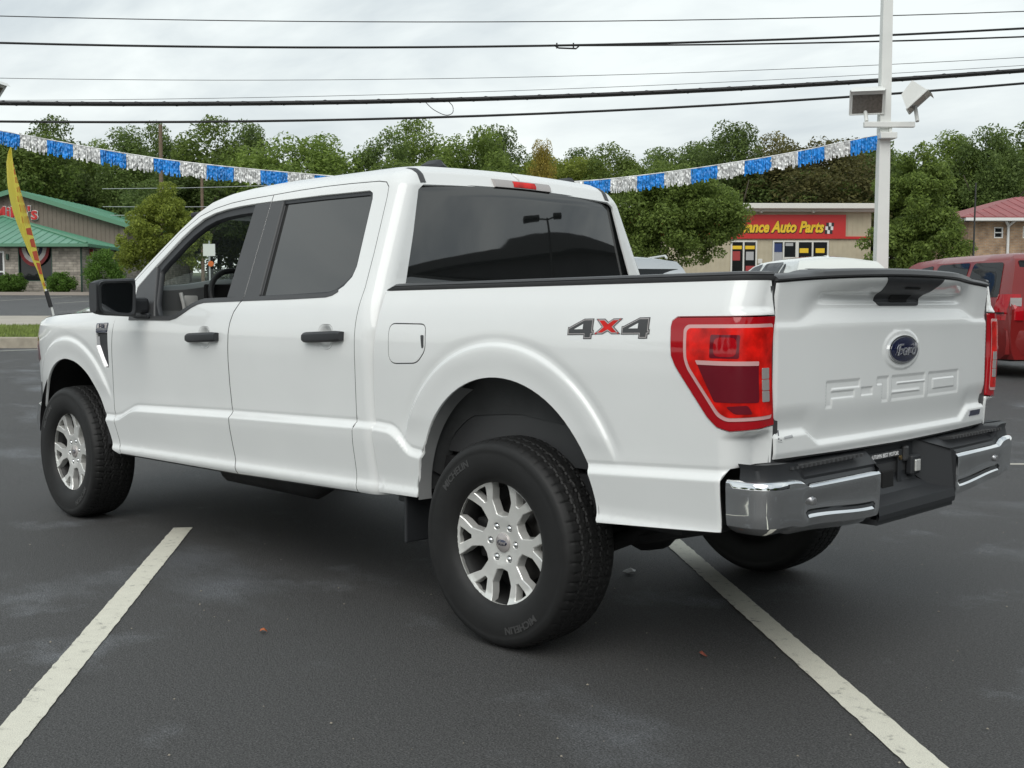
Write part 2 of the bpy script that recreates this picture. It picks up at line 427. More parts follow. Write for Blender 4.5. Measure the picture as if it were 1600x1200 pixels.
def asphalt_fn(scale_patch, base, light, stain):
    def fn(m, t, b, L, tcn):
        def nz(sc, det=6, rough=.55, loc=(0, 0, 0), rot=0, sx=1, sy=1):
            mp = t.nodes.new('ShaderNodeMapping'); mp.inputs['Location'].default_value = loc; mp.inputs['Rotation'].default_value = (0, 0, rot); mp.inputs['Scale'].default_value = (sx, sy, 1)
            L(tcn.outputs['Object'], mp.inputs[0]); n = t.nodes.new('ShaderNodeTexNoise'); n.inputs['Scale'].default_value = sc; n.inputs['Detail'].default_value = det; n.inputs['Roughness'].default_value = rough
            L(mp.outputs[0], n.inputs['Vector']); return n.outputs[0]
        def rng_(v, a, b_, c=0., d=1., sm=True):
            n = t.nodes.new('ShaderNodeMapRange'); n.inputs[1].default_value = a; n.inputs[2].default_value = b_; n.inputs[3].default_value = c; n.inputs[4].default_value = d
            if sm: n.interpolation_type = 'SMOOTHSTEP'
            L(v, n.inputs[0]); return n.outputs[0]
        def mix(f_, a, b_, bl='MIX'):
            n = t.nodes.new('ShaderNodeMix'); n.data_type = 'RGBA'; n.blend_type = bl
            if isinstance(f_, float): n.inputs[0].default_value = f_
            else: L(f_, n.inputs[0])
            for i, v in ((6, a), (7, b_)):
                if isinstance(v, tuple): n.inputs[i].default_value = (*v, 1)
                else: L(v, n.inputs[i])
            return n.outputs[2]
        fine = nz(150, 3, .75); grit = nz(48, 4, .7)
        patch = rng_(nz(.42*scale_patch, 6, .6, (2.3, 5.1, 0), R(20), 1, 1.6), .54, .74)
        patch2 = rng_(nz(1.4*scale_patch, 7, .62, (9.1, 1.1, 0)), .56, .76)
        col = mix(patch, base, light); col = mix(rng_(nz(.25*scale_patch, 4, .5, (1, 8, 3)), .45, .65, 0, .5), col, tuple(c*.72 for c in base)); 
        n = t.nodes.new('ShaderNodeMath'); n.operation = 'MULTIPLY'; n.inputs[1].default_value = .75; L(patch2, n.inputs[0]); col = mix(n.outputs[0], col, tuple(c*1.25 for c in light))
        col = mix(rng_(nz(3.1, 5, .6, (4, 4, 0)), .60, .72, 0, .35), col, stain)
        col = mix(1.0, col, rng_(grit, .3, .7, .74, 1.26, False), 'MULTIPLY'); col = mix(1.0, col, rng_(fine, .36, .64, .22, 1.95, False), 'MULTIPLY')
        col = mix(rng_(fine, .70, .75, 0, .7), col, (.20, .19, .17))
        L(col, b.inputs['Base Color'])
        L(rng_(patch, 0, 1, .66, .54, False), b.inputs['Roughness'])
        bp = t.nodes.new('ShaderNodeBump'); bp.inputs['Strength'].default_value = .9; bp.inputs['Distance'].default_value = .008; L(fine, bp.inputs['Height']); L(bp.outputs[0], b.inputs['Normal'])
    return fn
ASPH = mat('lot_asphalt', (.05, .05, .05), .75, spec=.55, fn=asphalt_fn(1., (.060, .059, .058), (.135, .142, .152), (.036, .035, .034)))
ASPH2 = mat('far_asphalt', (.07, .07, .07), .85, fn=asphalt_fn(.35, (.085, .085, .085), (.12, .12, .118), (.05, .05, .05)))
ROADM = mat('road_concrete', (.42, .385, .33), .85, noise=(.7, .16, 6), bump=(60, .3, .005))
GRASS = mat('grass_blades', (.20, .26, .06), .8, noise=(3, .35))
SOIL = mat('soil', (.07, .085, .03), .95, noise=(.6, .4))
sheet('parking_lot', -70, 24.05, -75, 75, ASPH, 48, 6)
sheet('verge', 24.05, 31.5, -75, 75, SOIL, 6, 4, .16)
sheet('road', 31.5, 50, -110, 110, ROADM, 10, 4, .0)
sheet('restaurant_lot', 50, 90, -110, 110, ASPH2, 14, 4)
sheet('hillside', 90, 420, -420, 420, SOIL, 20, 12)
WLINE = None
def line_fn(m, t, b, L, tcn):
    n = t.nodes.new('ShaderNodeTexNoise'); n.inputs['Scale'].default_value = 16; n.inputs['Detail'].default_value = 8; n.inputs['Roughness'].default_value = .7; L(tcn.outputs['Object'], n.inputs['Vector'])
    r = t.nodes.new('ShaderNodeValToRGB'); r.color_ramp.elements[0].position = .30; r.color_ramp.elements[1].position = .42
    r.color_ramp.elements[0].color = (.20, .195, .175, 1); r.color_ramp.elements[1].color = (.68, .66, .56, 1); e = r.color_ramp.elements.new(.75); e.color = (.76, .74, .63, 1); L(n.outputs[0], r.inputs[0])
    n2 = t.nodes.new('ShaderNodeTexNoise'); n2.inputs['Scale'].default_value = 240; L(tcn.outputs['Object'], n2.inputs['Vector'])
    mr = t.nodes.new('ShaderNodeMapRange'); mr.inputs[1].default_value = .3; mr.inputs[2].default_value = .7; mr.inputs[3].default_value = .80; mr.inputs[4].default_value = 1.12; L(n2.outputs[0], mr.inputs[0])
    mu = t.nodes.new('ShaderNodeMix'); mu.data_type = 'RGBA'; mu.blend_type = 'MULTIPLY'; mu.inputs[0].default_value = 1; L(r.outputs[0], mu.inputs[6]); L(mr.outputs[0], mu.inputs[7]); L(mu.outputs[2], b.inputs['Base Color'])
    bp = t.nodes.new('ShaderNodeBump'); bp.inputs['Strength'].default_value = .4; bp.inputs['Distance'].default_value = .004; L(n2.outputs[0], bp.inputs['Height']); L(bp.outputs[0], b.inputs['Normal'])
WLINE = mat('line_paint', (.6, .58, .5), .75, fn=line_fn)
def bay_line(a, b, wd, jag=.004, hz=None):
    a = Vector((*a, 0)); b = Vector((*b, 0)); dr = (b-a).normalized(); nn = Vector((-dr.y, dr.x, 0)); n = max(8, int((b-a).length/.03)); rr = np.random.default_rng(3)
    rows = []
    for i in range(n+1):
        p = a+(b-a)*i/n; j1, j2 = rr.normal(0, jag*.35, 2); z = .004+(H((p-Vector((CAMP[0], CAMP[1], 0))).dot(FW)) if hz is None else hz)
        rows.append([p+nn*(wd/2+j1)+Vector((0, 0, z)), p-nn*(wd/2+j2)+Vector((0, 0, z))])
    mb = MB(); mb.grid(rows, False); o = mb.build('bay_line', WLINE, None); tag(o, kind='structure'); return o
bay_line((-.75, 3.53), (2.925, .665), .108)
bay_line((-3.3, 2.25), (1.3, -1.55), .108)
bay_line(tuple(G(23.4, -9.55)[:2]), tuple(G(20.5, -12.0)[:2]), .12)
# kerb of long stones
KST = mat('kerb_stone', (.40, .355, .285), .85, noise=(5, .22), bump=(40, .4, .01))
kb = thing('kerb', 'pale concrete kerb of long stones edging the lot beside the grass verge', 'kerb', G(24.1, 0, H(24.1)), LOTRZ)
for i in range(22):
    mb = MB(); mb.box((-16.82+1.52*i+.05, .05, .05), (1.495, .26, .36), bev=.025); mb.build('kerb_stone', KST, kb)
# grass verge: blades as one mass
bl = []
n = 26000; L_ = rng.uniform(-16, -7, n); D_ = rng.uniform(24.3, 31.4, n); hh = rng.uniform(.03, .09, n); an = rng.uniform(0, 6.28, n); V = []
for l, d, h, a in zip(L_, D_, hh, an):
    p = G(d, l, H(d)+.155); w_ = .012; V += [(p.x+w_*math.cos(a), p.y+w_*math.sin(a), p.z), (p.x-w_*math.cos(a), p.y-w_*math.sin(a), p.z), (p.x+.02*math.sin(a), p.y+.02*math.cos(a), p.z+h)]
me = bpy.data.meshes.new('grass'); me.from_pydata(V, [], [(3*i, 3*i+1, 3*i+2) for i in range(n)]); tag(link('grass', me, GRASS), kind='stuff')
sheet('road_edge_line', 31.9, 32.08, -60, 60, mat('edge_line', (.7, .7, .68), .7), 2, 2, .006)
for i in range(5): bay_line(tuple(G(66, -30.5+5.0*i)[:2]), tuple(G(59.5, -33.9+5.0*i)[:2]), .14)

# ---------------------------------------------------------------- vegetation
def leaf_mat(name, col, var=.42, tr=.48):
    def fn(m, t, b, L, tcn):
        n = t.nodes.new('ShaderNodeTexNoise'); n.inputs['Scale'].default_value = 9; n.inputs['Detail'].default_value = 6; L(tcn.outputs['Object'], n.inputs['Vector'])
        oi = t.nodes.new('ShaderNodeObjectInfo'); ge = t.nodes.new('ShaderNodeNewGeometry')
        ad = t.nodes.new('ShaderNodeMath'); ad.operation = 'MULTIPLY_ADD'; L(ge.outputs['Random Per Island'], ad.inputs[0]); ad.inputs[1].default_value = .5; L(n.outputs[0], ad.inputs[2])
        r = t.nodes.new('ShaderNodeValToRGB'); r.color_ramp.elements[0].position = .35; r.color_ramp.elements[1].position = 1.05
        r.color_ramp.elements[0].color = (*[c*(1-var) for c in col], 1); r.color_ramp.elements[1].color = (min(1, col[0]*(1+var)*1.12), min(1, col[1]*(1+var)), col[2]*(1+var*.4), 1)
        L(ad.outputs[0], r.inputs[0])
        mr = t.nodes.new('ShaderNodeMapRange'); mr.inputs[3].default_value = .78; mr.inputs[4].default_value = 1.22; L(oi.outputs['Random'], mr.inputs[0])
        mu = t.nodes.new('ShaderNodeMix'); mu.data_type = 'RGBA'; mu.blend_type = 'MULTIPLY'; mu.inputs[0].default_value = 1; L(r.outputs[0], mu.inputs[6]); L(mr.outputs[0], mu.inputs[7]); L(mu.outputs[2], b.inputs['Base Color'])
        tl = t.nodes.new('ShaderNodeBsdfTranslucent'); L(mu.outputs[2], tl.inputs[0]); ms = t.nodes.new('ShaderNodeMixShader'); ms.inputs[0].default_value = tr
        o = t.nodes['Material Output']; L(b.outputs[0], ms.inputs[1]); L(tl.outputs[0], ms.inputs[2]); L(ms.outputs[0], o.inputs[0])
    return mat(name, col, .55, spec=.25, fn=fn)
LEAF = [leaf_mat('leaf_deep', (.115, .178, .060)), leaf_mat('leaf_mid', (.155, .235, .064)), leaf_mat('leaf_light', (.215, .285, .06)), leaf_mat('leaf_gold', (.34, .30, .075)), leaf_mat('leaf_brown', (.140, .145, .062)), leaf_mat('leaf_bush', (.11, .22, .045))]
BARK = mat('bark', (.085, .07, .055), .9, noise=(4, .3), bump=(20, .5, .03))
def leaves(seed, clumps, n, size, aspect=2.0, droop=.1, name='crown'):
    """clumps (x, y, z, r, w): leaves sit on and in small clumps"""
    g = np.random.default_rng(seed); C_ = np.array(clumps, float); wt = C_[:, 4]*C_[:, 3]**2; idx = g.choice(len(C_), n, p=wt/wt.sum())
    dr = g.normal(size=(n, 3)); dr[:, 2] += .15; dr /= np.linalg.norm(dr, axis=1)[:, None]
    rad = C_[idx, 3]*(1-np.abs(g.normal(0, .28, n)))
    P = C_[idx, :3]+dr*rad[:, None]*np.array([1, 1, .8])
    nn = dr*.6+g.normal(size=(n, 3))*.75+np.array([0, 0, .55]); nn /= np.linalg.norm(nn, axis=1)[:, None]
    a = np.cross(nn, g.normal(size=(n, 3))); a /= np.linalg.norm(a, axis=1)[:, None]; b = np.cross(nn, a)
    a[:, 2] -= droop; s = size*g.uniform(.6, 1.35, n)[:, None]
    Q = np.stack([P-a*s, P+b*s/aspect+nn*s*.12, P+a*s, P-b*s/aspect+nn*s*.12], 1).reshape(-1, 3)
    me = bpy.data.meshes.new(name); me.vertices.add(4*n); me.vertices.foreach_set('co', Q.ravel()); me.loops.add(4*n); me.loops.foreach_set('vertex_index', np.arange(4*n)); me.polygons.add(n); me.polygons.foreach_set('loop_start', np.arange(n)*4)
    me.update(calc_edges=True); me.validate(); return me
def crown_clumps(seed, lobes, k, r0, r1, zmin=-9):
    g = np.random.default_rng(seed); o = []
    for _ in range(k):
        L_ = lobes[g.choice(len(lobes), p=np.array([l[3]*l[4]*l[5] for l in lobes])**(2/3)/sum((l[3]*l[4]*l[5])**(2/3) for l in lobes))]
        d = g.normal(size=3); d /= np.linalg.norm(d); q = g.uniform(.35, 1)**.5
        p = np.array(L_[:3])+d*q*np.array(L_[3:6])
        if p[2] < zmin: continue
        o.append((*p, g.uniform(r0, r1), 1.))
    return o
def trunk_mesh(seed, h, r, limbs=5, spread=.25):
    g = np.random.default_rng(seed); mb = MB(); pts = [(0, 0, -.02)]; x = y = 0
    for i in range(1, 6): x += g.normal(0, .008); y += g.normal(0, .008); pts.append((x, y, h*i/5))
    mb.tube(pts, [r*1.25]+[r*(1-.13*i) for i in range(1, 6)], 8)
    for k in range(limbs):
        a = g.uniform(0, 6.28); z0 = h*g.uniform(.4, .95); b = Vector((x*.7, y*.7, z0)); e = Vector((spread*math.cos(a), spread*math.sin(a), g.uniform(.15, .35))); mb.tube([b, b+e*.45+Vector((0, 0, -.02)), b+e], [r*.5, r*.32, r*.12], 6)
    return mb.mesh('trunk')
TV = []
shapes = [[(0,0,.62,.30,.30,.30),(.16,.05,.50,.22,.2,.22),(-.17,-.04,.52,.2,.2,.24)], [(0,0,.66,.22,.22,.32),(.12,0,.45,.22,.2,.22),(-.13,.05,.40,.2,.2,.22)],
          [(-.10,0,.68,.22,.22,.26),(.14,.04,.60,.22,.22,.24),(0,0,.42,.30,.28,.2)], [(0,0,.58,.36,.32,.26),(.22,0,.46,.2,.2,.2),(-.2,.06,.60,.2,.2,.22)],
          [(0,0,.60,.2,.2,.38),(.08,.04,.42,.2,.2,.26),(-.09,0,.38,.2,.2,.24)], [(-.05,0,.72,.17,.17,.24),(.12,0,.55,.2,.2,.2),(-.16,0,.50,.18,.18,.2),(0,0,.36,.26,.24,.2)]]
for i, s_ in enumerate(shapes):
    TV.append((leaves(20+i, crown_clumps(i, s_, 130, .06, .115), 26000, .0108), trunk_mesh(40+i, .42, .020)))
TV[0][0].materials.append(LEAF[0])
MESHM = {}
def crown_with(me, m):
    k = (me.name, m.name)
    if k not in MESHM:
        c = me if not len(me.materials) else me.copy(); c.materials.clear(); c.materials.append(m); MESHM[k] = c
    return MESHM[k]
for _, tm in TV: tm.materials.append(BARK)
def tree(d, l, h, wd, var, mi, label, group=None, rz=0., name='tree', z=None):
    t = thing(name, label, 'tree', G(d, l, H(d) if z is None else z), rz, group)
    me, tm = TV[var]
    if not len(me.materials): me.materials.append(LEAF[mi])
    c = link('crown', crown_with(me, LEAF[mi]) if me.materials[0] != LEAF[mi] else me, None, t); c.scale = (wd/.62, wd/.62, h)
    k = link('trunk', tm, None, t); k.scale = (h, h, h); return t
def px2(px, d): return (px-800)/1776.5*d
def topz(py, d): return 1.306+(473.3-py)/1776.5*d*.99
belt = [ # px, top y, width px, d, variant, leaf, what
 (-75,195,150,98,0,0),(10,186,130,92,3,1),(88,190,110,99,5,0),(150,222,90,104,2,1),(205,216,100,98,4,0),(262,208,90,104,1,0),(332,190,125,96,5,1),(300,240,120,90,3,0),(395,208,90,102,4,0),(468,200,150,93,0,1),
 (437,235,120,99,3,0),(600,216,95,95,1,0),(664,193,105,100,5,1),(725,205,110,95,2,1),(780,214,90,101,4,0),(690,240,160,91,3,1),(905,222,110,98,3,2),(960,234,95,94,1,1),(1020,238,100,98,5,0),(880,245,90,104,2,0),
 (1090,212,95,100,2,0),(1145,207,110,96,4,0),(1120,250,150,104,0,0),(1212,218,95,103,1,4),(1272,205,135,95,0,4),(1250,258,150,99,3,0),(1340,214,100,101,2,0),(1480,222,110,97,4,1),(1528,203,100,95,2,0),(1590,197,120,99,5,0),(1660,190,140,96,0,1),(1545,260,150,104,3,0),(1390,230,110,103,3,1),
 (545,262,110,104,3,2),(30,262,140,104,0,0),(190,265,140,103,0,0),(820,262,120,103,0,1),(1440,262,120,103,0,0),(620,262,140,105,3,0),(980,268,130,104,0,1),(365,262,140,106,0,0)]
KIND = ['deep green', 'mid green', 'light green', 'golden', 'russet', 'green']
ordn = {}; ORD = ['first', 'second', 'third', 'fourth', 'fifth', 'sixth', 'seventh', 'eighth', 'ninth', 'tenth', 'eleventh', 'twelfth', 'thirteenth', 'fourteenth']
belt.sort()
for i, (px, py, wp, d, v, m) in enumerate(belt):
    where = 'from left behind the green roofed restaurant' if px < 230 else 'from left behind the bare wooden pole' if px < 420 else 'from left just before the gap in the trees' if px < 560 else 'from left above the truck cab roof' if px < 800 else 'from left behind the right half of the bunting' if px < 1180 else 'from left behind the red fronted parts store' if px < 1400 else 'from left behind the brick building'
    hgt = (topz(py, d)-H(d))*1.04; wd = wp/1776.5*d*1.22
    shape = 'tall' if hgt > 13.2 else 'broad'
    ordn[where] = ordn.get(where, 0)+1
    tree(d, px2(px, d), hgt, wd*1.12, v, m, '%s %s tree, %s %s' % (KIND[m], shape, ORD[ordn[where]-1], where), 'trees of the far tree line', R(57*i))
nb = 0; LMK = ['left of the feather flag', 'over the green gable peak', 'over the green roof slope', 'between restaurant roof and honey locust', 'left of the bare wooden pole', 'right of the bare wooden pole', 'above the shorter pole', 'over the truck front pillar', 'over the front door of the truck', 'over the middle door pillar']
GAPS = ['at picture edge '+LMK[0], LMK[0], LMK[1], LMK[2], LMK[3], LMK[4], LMK[5], LMK[6], LMK[7], LMK[8], 'right of the sky gap over the cab', 'left of the roof antenna', 'right of the roof antenna', 'over the left half of the rear window', 'over the high brake light', 'beside the golden tree', 'over the right half of the rear window', 'where the bunting leaves the cab', 'over the left of the maple', 'over the middle of the maple', 'over the right of the maple', 'over the left end of the store', 'over the middle of the store sign', 'over the right end of the store sign', 'left of the white lamp post', 'behind the white lamp post', 'right of the white lamp post', 'left of the thin dark post', 'over the red metal roof', 'at the right picture edge', 'past the right picture edge']
for k in range(30):      # back row that closes the sky between the crowns
    px = -60+57*k+int(rng.uniform(-12, 12))
    if 525 < px < 575: continue
    d = 114+rng.uniform(-3, 3); py = rng.uniform(226, 246)
    nb += 1; tree(d, px2(px, d), topz(py, d)-H(d), 110/1776.5*d, k % 6, int(k % 3 == 1), '%s tree from left in the hidden back row, its top between nearer crowns' % (ORD[nb % 10]+(' twenty' if nb > 19 else ' ten' if nb > 9 else '')) if False else 'back row tree showing only its top %s' % GAPS[nb-1], 'back row of the far tree line', R(77*k))
tree(91, px2(846, 91), topz(226, 91)-H(91), 3.3, 4, 3, 'slim golden yellow tree standing among green trees above the truck cab', None, .4)
# undergrowth that closes the foot of the tree line
uc = [(rng.uniform(-62, 62), rng.uniform(-3, 3), rng.uniform(.3, 4.2), rng.uniform(1.0, 2.0), 1.) for _ in range(300)]
um = leaves(77, uc, 60000, .19); uo = link('undergrowth', um, LEAF[0]); uo.location = G(107, 0, H(107)); uo.rotation_euler = (0, 0, LOTRZ); tag(uo, kind='stuff')
# nearer trees, each with its own crown
def own_tree(name, label, d, px, top, wpx, zb, lobes, nclump, r0, r1, n, leaf, m, th, tr):
    z0 = H(d); t = thing(name, label, 'tree', G(d, px2(px, d), z0), LOTRZ)
    cm = leaves(hash(name) % 999+px, crown_clumps(px, lobes, nclump, r0, r1), n, leaf); link('crown', cm, m, t)
    tm = trunk_mesh(px, th, tr, 6, .3); tm.materials.append(BARK); k = link('trunk', tm, None, t); return t
own_tree('maple_tree', 'broad green maple hiding the left end of the red parts store sign', 56, 1043, 262, 240, 0, [(0,0,4.7,3.5,2.8,1.9),(-1.8,0,4.1,2.2,2,1.5),(1.7,0,4.3,2.0,2,1.5),(.2,-.6,3.0,2.8,2.2,1.0),(.3,0,5.6,2.2,2,1.2)], 270, .35, .75, 60000, .085, LEAF[1], 2.4, .16)
own_tree('pear_tree', 'upright green pear tree behind the white lamp post', 52, 1424, 222, 150, 0, [(0,0,4.6,1.75,1.6,2.6),(.7,0,3.2,1.75,1.6,1.6),(-.9,0,2.8,1.5,1.5,1.5),(.2,0,6.1,.95,1,1.4)], 170, .28, .6, 40000, .08, LEAF[1], 1.6, .13)
own_tree('honey_locust', 'small feathery yellow green tree at the corner of the restaurant', 57, 258, 296, 140, 0, [(0,0,3.7,1.7,1.5,1.5),(-1.1,0,2.9,1.2,1.2,1.2),(1.2,0,3.0,1.3,1.2,1.2),(.1,0,5.0,.9,.9,.9)], 120, .25, .55, 26000, .075, LEAF[2], 1.5, .10)
def shrub(label, d, px, wm, hm, n, m, group=None):
    t = thing('shrub', label, 'shrub', G(d, px2(px, d), H(d)), LOTRZ, group)
    cl = crown_clumps(px+5, [(0, 0, hm*.48, wm*.42, wm*.40, hm*.46)], 90, hm*.13, hm*.2, .05); link('foliage', leaves(px+9, cl, n, .055), m, t)
    mb = MB(); mb.tube([(0, 0, -.02), (0, 0, hm*.4)], .04, 6); mb.build('stem', BARK, t); return t
shrub('low clipped round shrub at the far left under the white framed window', 68.5, 18, 2.3, 1.35, 9000, LEAF[5], 'low shrubs along the restaurant wall')
shrub('low clipped round shrub below the bunting draped restaurant window', 68.5, 96, 2.0, 1.35, 9000, LEAF[5], 'low shrubs along the restaurant wall')
shrub('tall bright green rounded shrub beside the restaurant corner downpipe', 68.0, 167, 2.6, 2.6, 14000, LEAF[5])

# ---------------------------------------------------------------- restaurant with green metal roof
def wallm(name, c1_, c2_, mort, sx, bw, bh):
    def fn(m, t, b, L, tcn):
        br = t.nodes.new('ShaderNodeTexBrick'); br.inputs['Color1'].default_value = (*c1_, 1); br.inputs['Color2'].default_value = (*c2_, 1); br.inputs['Mortar'].default_value = (*mort, 1)
        br.inputs['Scale'].default_value = sx; br.inputs['Brick Width'].default_value = bw; br.inputs['Row Height'].default_value = bh; br.inputs['Mortar Size'].default_value = .012; br.offset = .42
        mp = t.nodes.new('ShaderNodeMapping'); mp.inputs['Rotation'].default_value = (R(90), 0, 0)
        ge = t.nodes.new('ShaderNodeSeparateXYZ'); L(tcn.outputs['Object'], ge.inputs[0]); cx = t.nodes.new('ShaderNodeCombineXYZ'); a = t.nodes.new('ShaderNodeMath'); L(ge.outputs[0], a.inputs[0]); L(ge.outputs[1], a.inputs[1]); L(a.outputs[0], cx.inputs[0]); L(ge.outputs[2], cx.inputs[1])
        L(cx.outputs[0], br.inputs['Vector']); n = t.nodes.new('ShaderNodeTexNoise'); n.inputs['Scale'].default_value = 2.2; n.inputs['Detail'].default_value = 7; L(tcn.outputs['Object'], n.inputs['Vector'])
        mr = t.nodes.new('ShaderNodeMapRange'); mr.inputs[1].default_value = .3; mr.inputs[2].default_value = .7; mr.inputs[3].default_value = .65; mr.inputs[4].default_value = 1.3; L(n.outputs[0], mr.inputs[0])
        mu = t.nodes.new('ShaderNodeMix'); mu.data_type = 'RGBA'; mu.blend_type = 'MULTIPLY'; mu.inputs[0].default_value = 1; L(br.outputs['Color'], mu.inputs[6]); L(mr.outputs[0], mu.inputs[7]); L(mu.outputs[2], b.inputs['Base Color'])
        bp = t.nodes.new('ShaderNodeBump'); bp.inputs['Strength'].default_value = .6; bp.inputs['Distance'].default_value = .03; L(br.outputs['Fac'], bp.inputs['Height']); bp.invert = True; L(bp.outputs[0], b.inputs['Normal'])
    return mat(name, c1_, .85, fn=fn)
STONE = wallm('stone_veneer', (.28, .25, .215), (.43, .385, .325), (.22, .205, .185), 1., .55, .16)
BRICK = wallm('brick_wall', (.32, .195, .11), (.43, .275, .155), (.34, .30, .25), 1., .24, .085)
GROOF = mat('green_roof_metal', (.085, .25, .155), .34, noise=(1.2, .12), spec=.6)
GTRIM = mat('green_trim', (.10, .24, .15), .5); DGREEN = mat('dark_green_trim', (.025, .06, .04), .5)
SIDING = mat('taupe_siding', (.20, .165, .135), .8, noise=(3, .08)); GLASSD = mat('window_dark', (.015, .017, .018), .06, ior=1.5); WFR = mat('white_frame', (.72, .72, .70), .5)
RESTZ = H(70); rs = thing('restaurant', 'stone walled restaurant with green standing seam metal roof at far left', 'restaurant', G(70, -33.8, RESTZ), LOTRZ)
mb = MB()
for a, b in ((-7.4, -4.78), (-3.1, -2.15), (.05, 7.4)): pass
wins = [(-1.3-1.35, -1.3+.55+.0, .55, 2.65, 'w'), (1.15, 3.25, .72, 2.80, 'd'), (-6.5, -4.0, .7, 2.7, 'd')]
wins = [(1.15, 2.70, .55, 2.55, 'w'), (3.55, 5.62, .72, 2.85, 'd'), (-5.5, -3.0, .7, 2.7, 'd'), (-2.2, -.4, .7, 2.7, 'd')]
xs = sorted([(-7.4, None)]+[(w[0], w) for w in wins]); cur = -7.4
for w_ in sorted(wins):
    mb.box(((cur+w_[0])/2, .15, 1.4), (w_[0]-cur, .3, 3.2)); mb.box(((w_[0]+w_[1])/2, .15, w_[2]/2-.1), (w_[1]-w_[0], .3, w_[2]+.2)); mb.box(((w_[0]+w_[1])/2, .15, (w_[3]+3)/2), (w_[1]-w_[0], .3, 3-w_[3])); cur = w_[1]
mb.box(((cur+7.4)/2, .15, 1.4), (7.4-cur, .3, 3.2)); 
# right side wall with one narrow window
mb.box((7.25, .85, 1.4), (.3, 1.1, 3.2)); mb.box((7.25, 2.1, .30), (.3, 1.4, 1.0)); mb.box((7.25, 2.1, 2.9), (.3, 1.4, .2)); mb.box((7.25, 13.4, 1.4), (.3, 21.2, 3.2)); mb.box((-7.25, 12, 1.4), (.3, 24, 3.2))
mb.build('wall', STONE, rs)
mb = MB(); mb.box((7.25, 16, 3.75), (.28, 16, 1.5)); mb.build('upper_wall', SIDING, rs)
for w_ in wins+[('side',)]:
    if w_[0] == 'side':
        mb = MB(); mb.box((7.18, 2.1, 1.8), (.06, 1.36, 2.0)); wn = mb.build('window', GLASSD, rs)
    else:
        mb = MB(); mb.box(((w_[0]+w_[1])/2, .16, (w_[2]+w_[3])/2), (w_[1]-w_[0], .06, w_[3]-w_[2])); wn = mb.build('window', GLASSD, rs)
        fm = MB(); fw = .10 if w_[4] == 'w' else .05; m_ = WFR if w_[4] == 'w' else DGREEN
        for x in (w_[0]+fw/2, w_[1]-fw/2): fm.box((x, .05, (w_[2]+w_[3])/2), (fw, .14, w_[3]-w_[2]))
        for z in (w_[2]+fw/2, w_[3]-fw/2): fm.box(((w_[0]+w_[1])/2, .055, z), (w_[1]-w_[0]-2*fw, .12, fw))
        if w_[4] == 'w': fm.box(((w_[0]+w_[1])/2, .055, w_[2]+.75), (w_[1]-w_[0]-2*fw, .12, .09))
        fm.build('window_frame', m_, wn)
def roof_strips(poly_fn, n, name, m, th=.05):
    for i in range(n):
        q = poly_fn(i/n, (i+1)/n); a = [Vector(p) for p in q]; nrm = (a[1]-a[0]).cross(a[2]-a[0]).normalized()
        if nrm.z < 0: nrm = -nrm
        mb = MB(); mb.prism(a, nrm*th)
        e = (a[0], a[-1]); mb.tube([e[0]+nrm*(th+.01), e[1]+nrm*(th+.01)], .028, 5) if (e[0]-e[1]).length > .05 else None
        mb.build(name, m, rs)
AP = (0, 6.2, 5.05); EX, EY, EZ = 8.0, -.6, 2.95
def front(u, v):
    o = []
    for t in (u, v):
        x = -EX+2*EX*t; k = 1-abs(x)/EX; o.append(((x, EY, EZ), (x if False else x, EY+(AP[1]-EY)*k, EZ+(AP[2]-EZ)*k)))
    return [o[0][0], o[1][0], o[1][1], o[0][1]] if abs(-EX+2*EX*v) < EX-.001 and abs(-EX+2*EX*u) < EX-.001 else ([o[0][0], o[1][0], o[1][1]] if u == 0 else [o[0][0], o[1][0], o[0][1]])
roof_strips(front, 28, 'roof_panel', GROOF)
def sidef(u, v):
    o = []
    for t in (u, v):
        y = EY+(8.2-EY)*t; 
        if y <= AP[1]: k = (y-EY)/(AP[1]-EY); o.append(((EX, y, EZ), (EX*(1-k), y, EZ+(AP[2]-EZ)*k)))
        else: o.append(((EX, y, EZ), (0, y, AP[2])))
    return [o[0][0], o[1][0], o[1][1], o[0][1]] if u > 0 else [o[0][0], o[1][0], o[1][1]]
roof_strips(sidef, 12, 'roof_panel', GROOF)
mb = MB()
for (a, b) in (((EX, EY, EZ), AP), ((-EX, EY, EZ), AP)): mb.tube([Vector(a)+Vector((0, 0, .08)), Vector(b)+Vector((0, 0, .08))], .09, 6)
mb.box((0, EY-.06, EZ-.06), (2*EX+.2, .14, .18)); mb.box((EX+.06, 3.8, EZ-.06), (.14, 8.9, .18)); mb.build('gutter', GTRIM, rs)
mb = MB(); mb.box((0, -.2, EZ-.16), (2*EX-.3, .5, .05)); mb.build('soffit', DGREEN, rs)
GY, GE, GP = 8.2, 4.75, 7.0
mb = MB(); mb.prism([(-7.5, GY, 2.9), (7.5, GY, 2.9), (7.5, GY, GE-.05), (0, GY, GP-.1), (-7.5, GY, GE-.05)], (0, .2, 0)); mb.build('gable_wall', SIDING, rs)
mb = MB()
for x in np.arange(-7.2, 7.3, .3): mb.box((x, GY-.012, (2.9+GE+(GP-GE)*(1-abs(x)/7.5))/2-.1), (.03, .024, GE+(GP-GE)*(1-abs(x)/7.5)-2.95-.1))
mb.build('siding_batten', SIDING, rs)['kind'] = 'stuff'
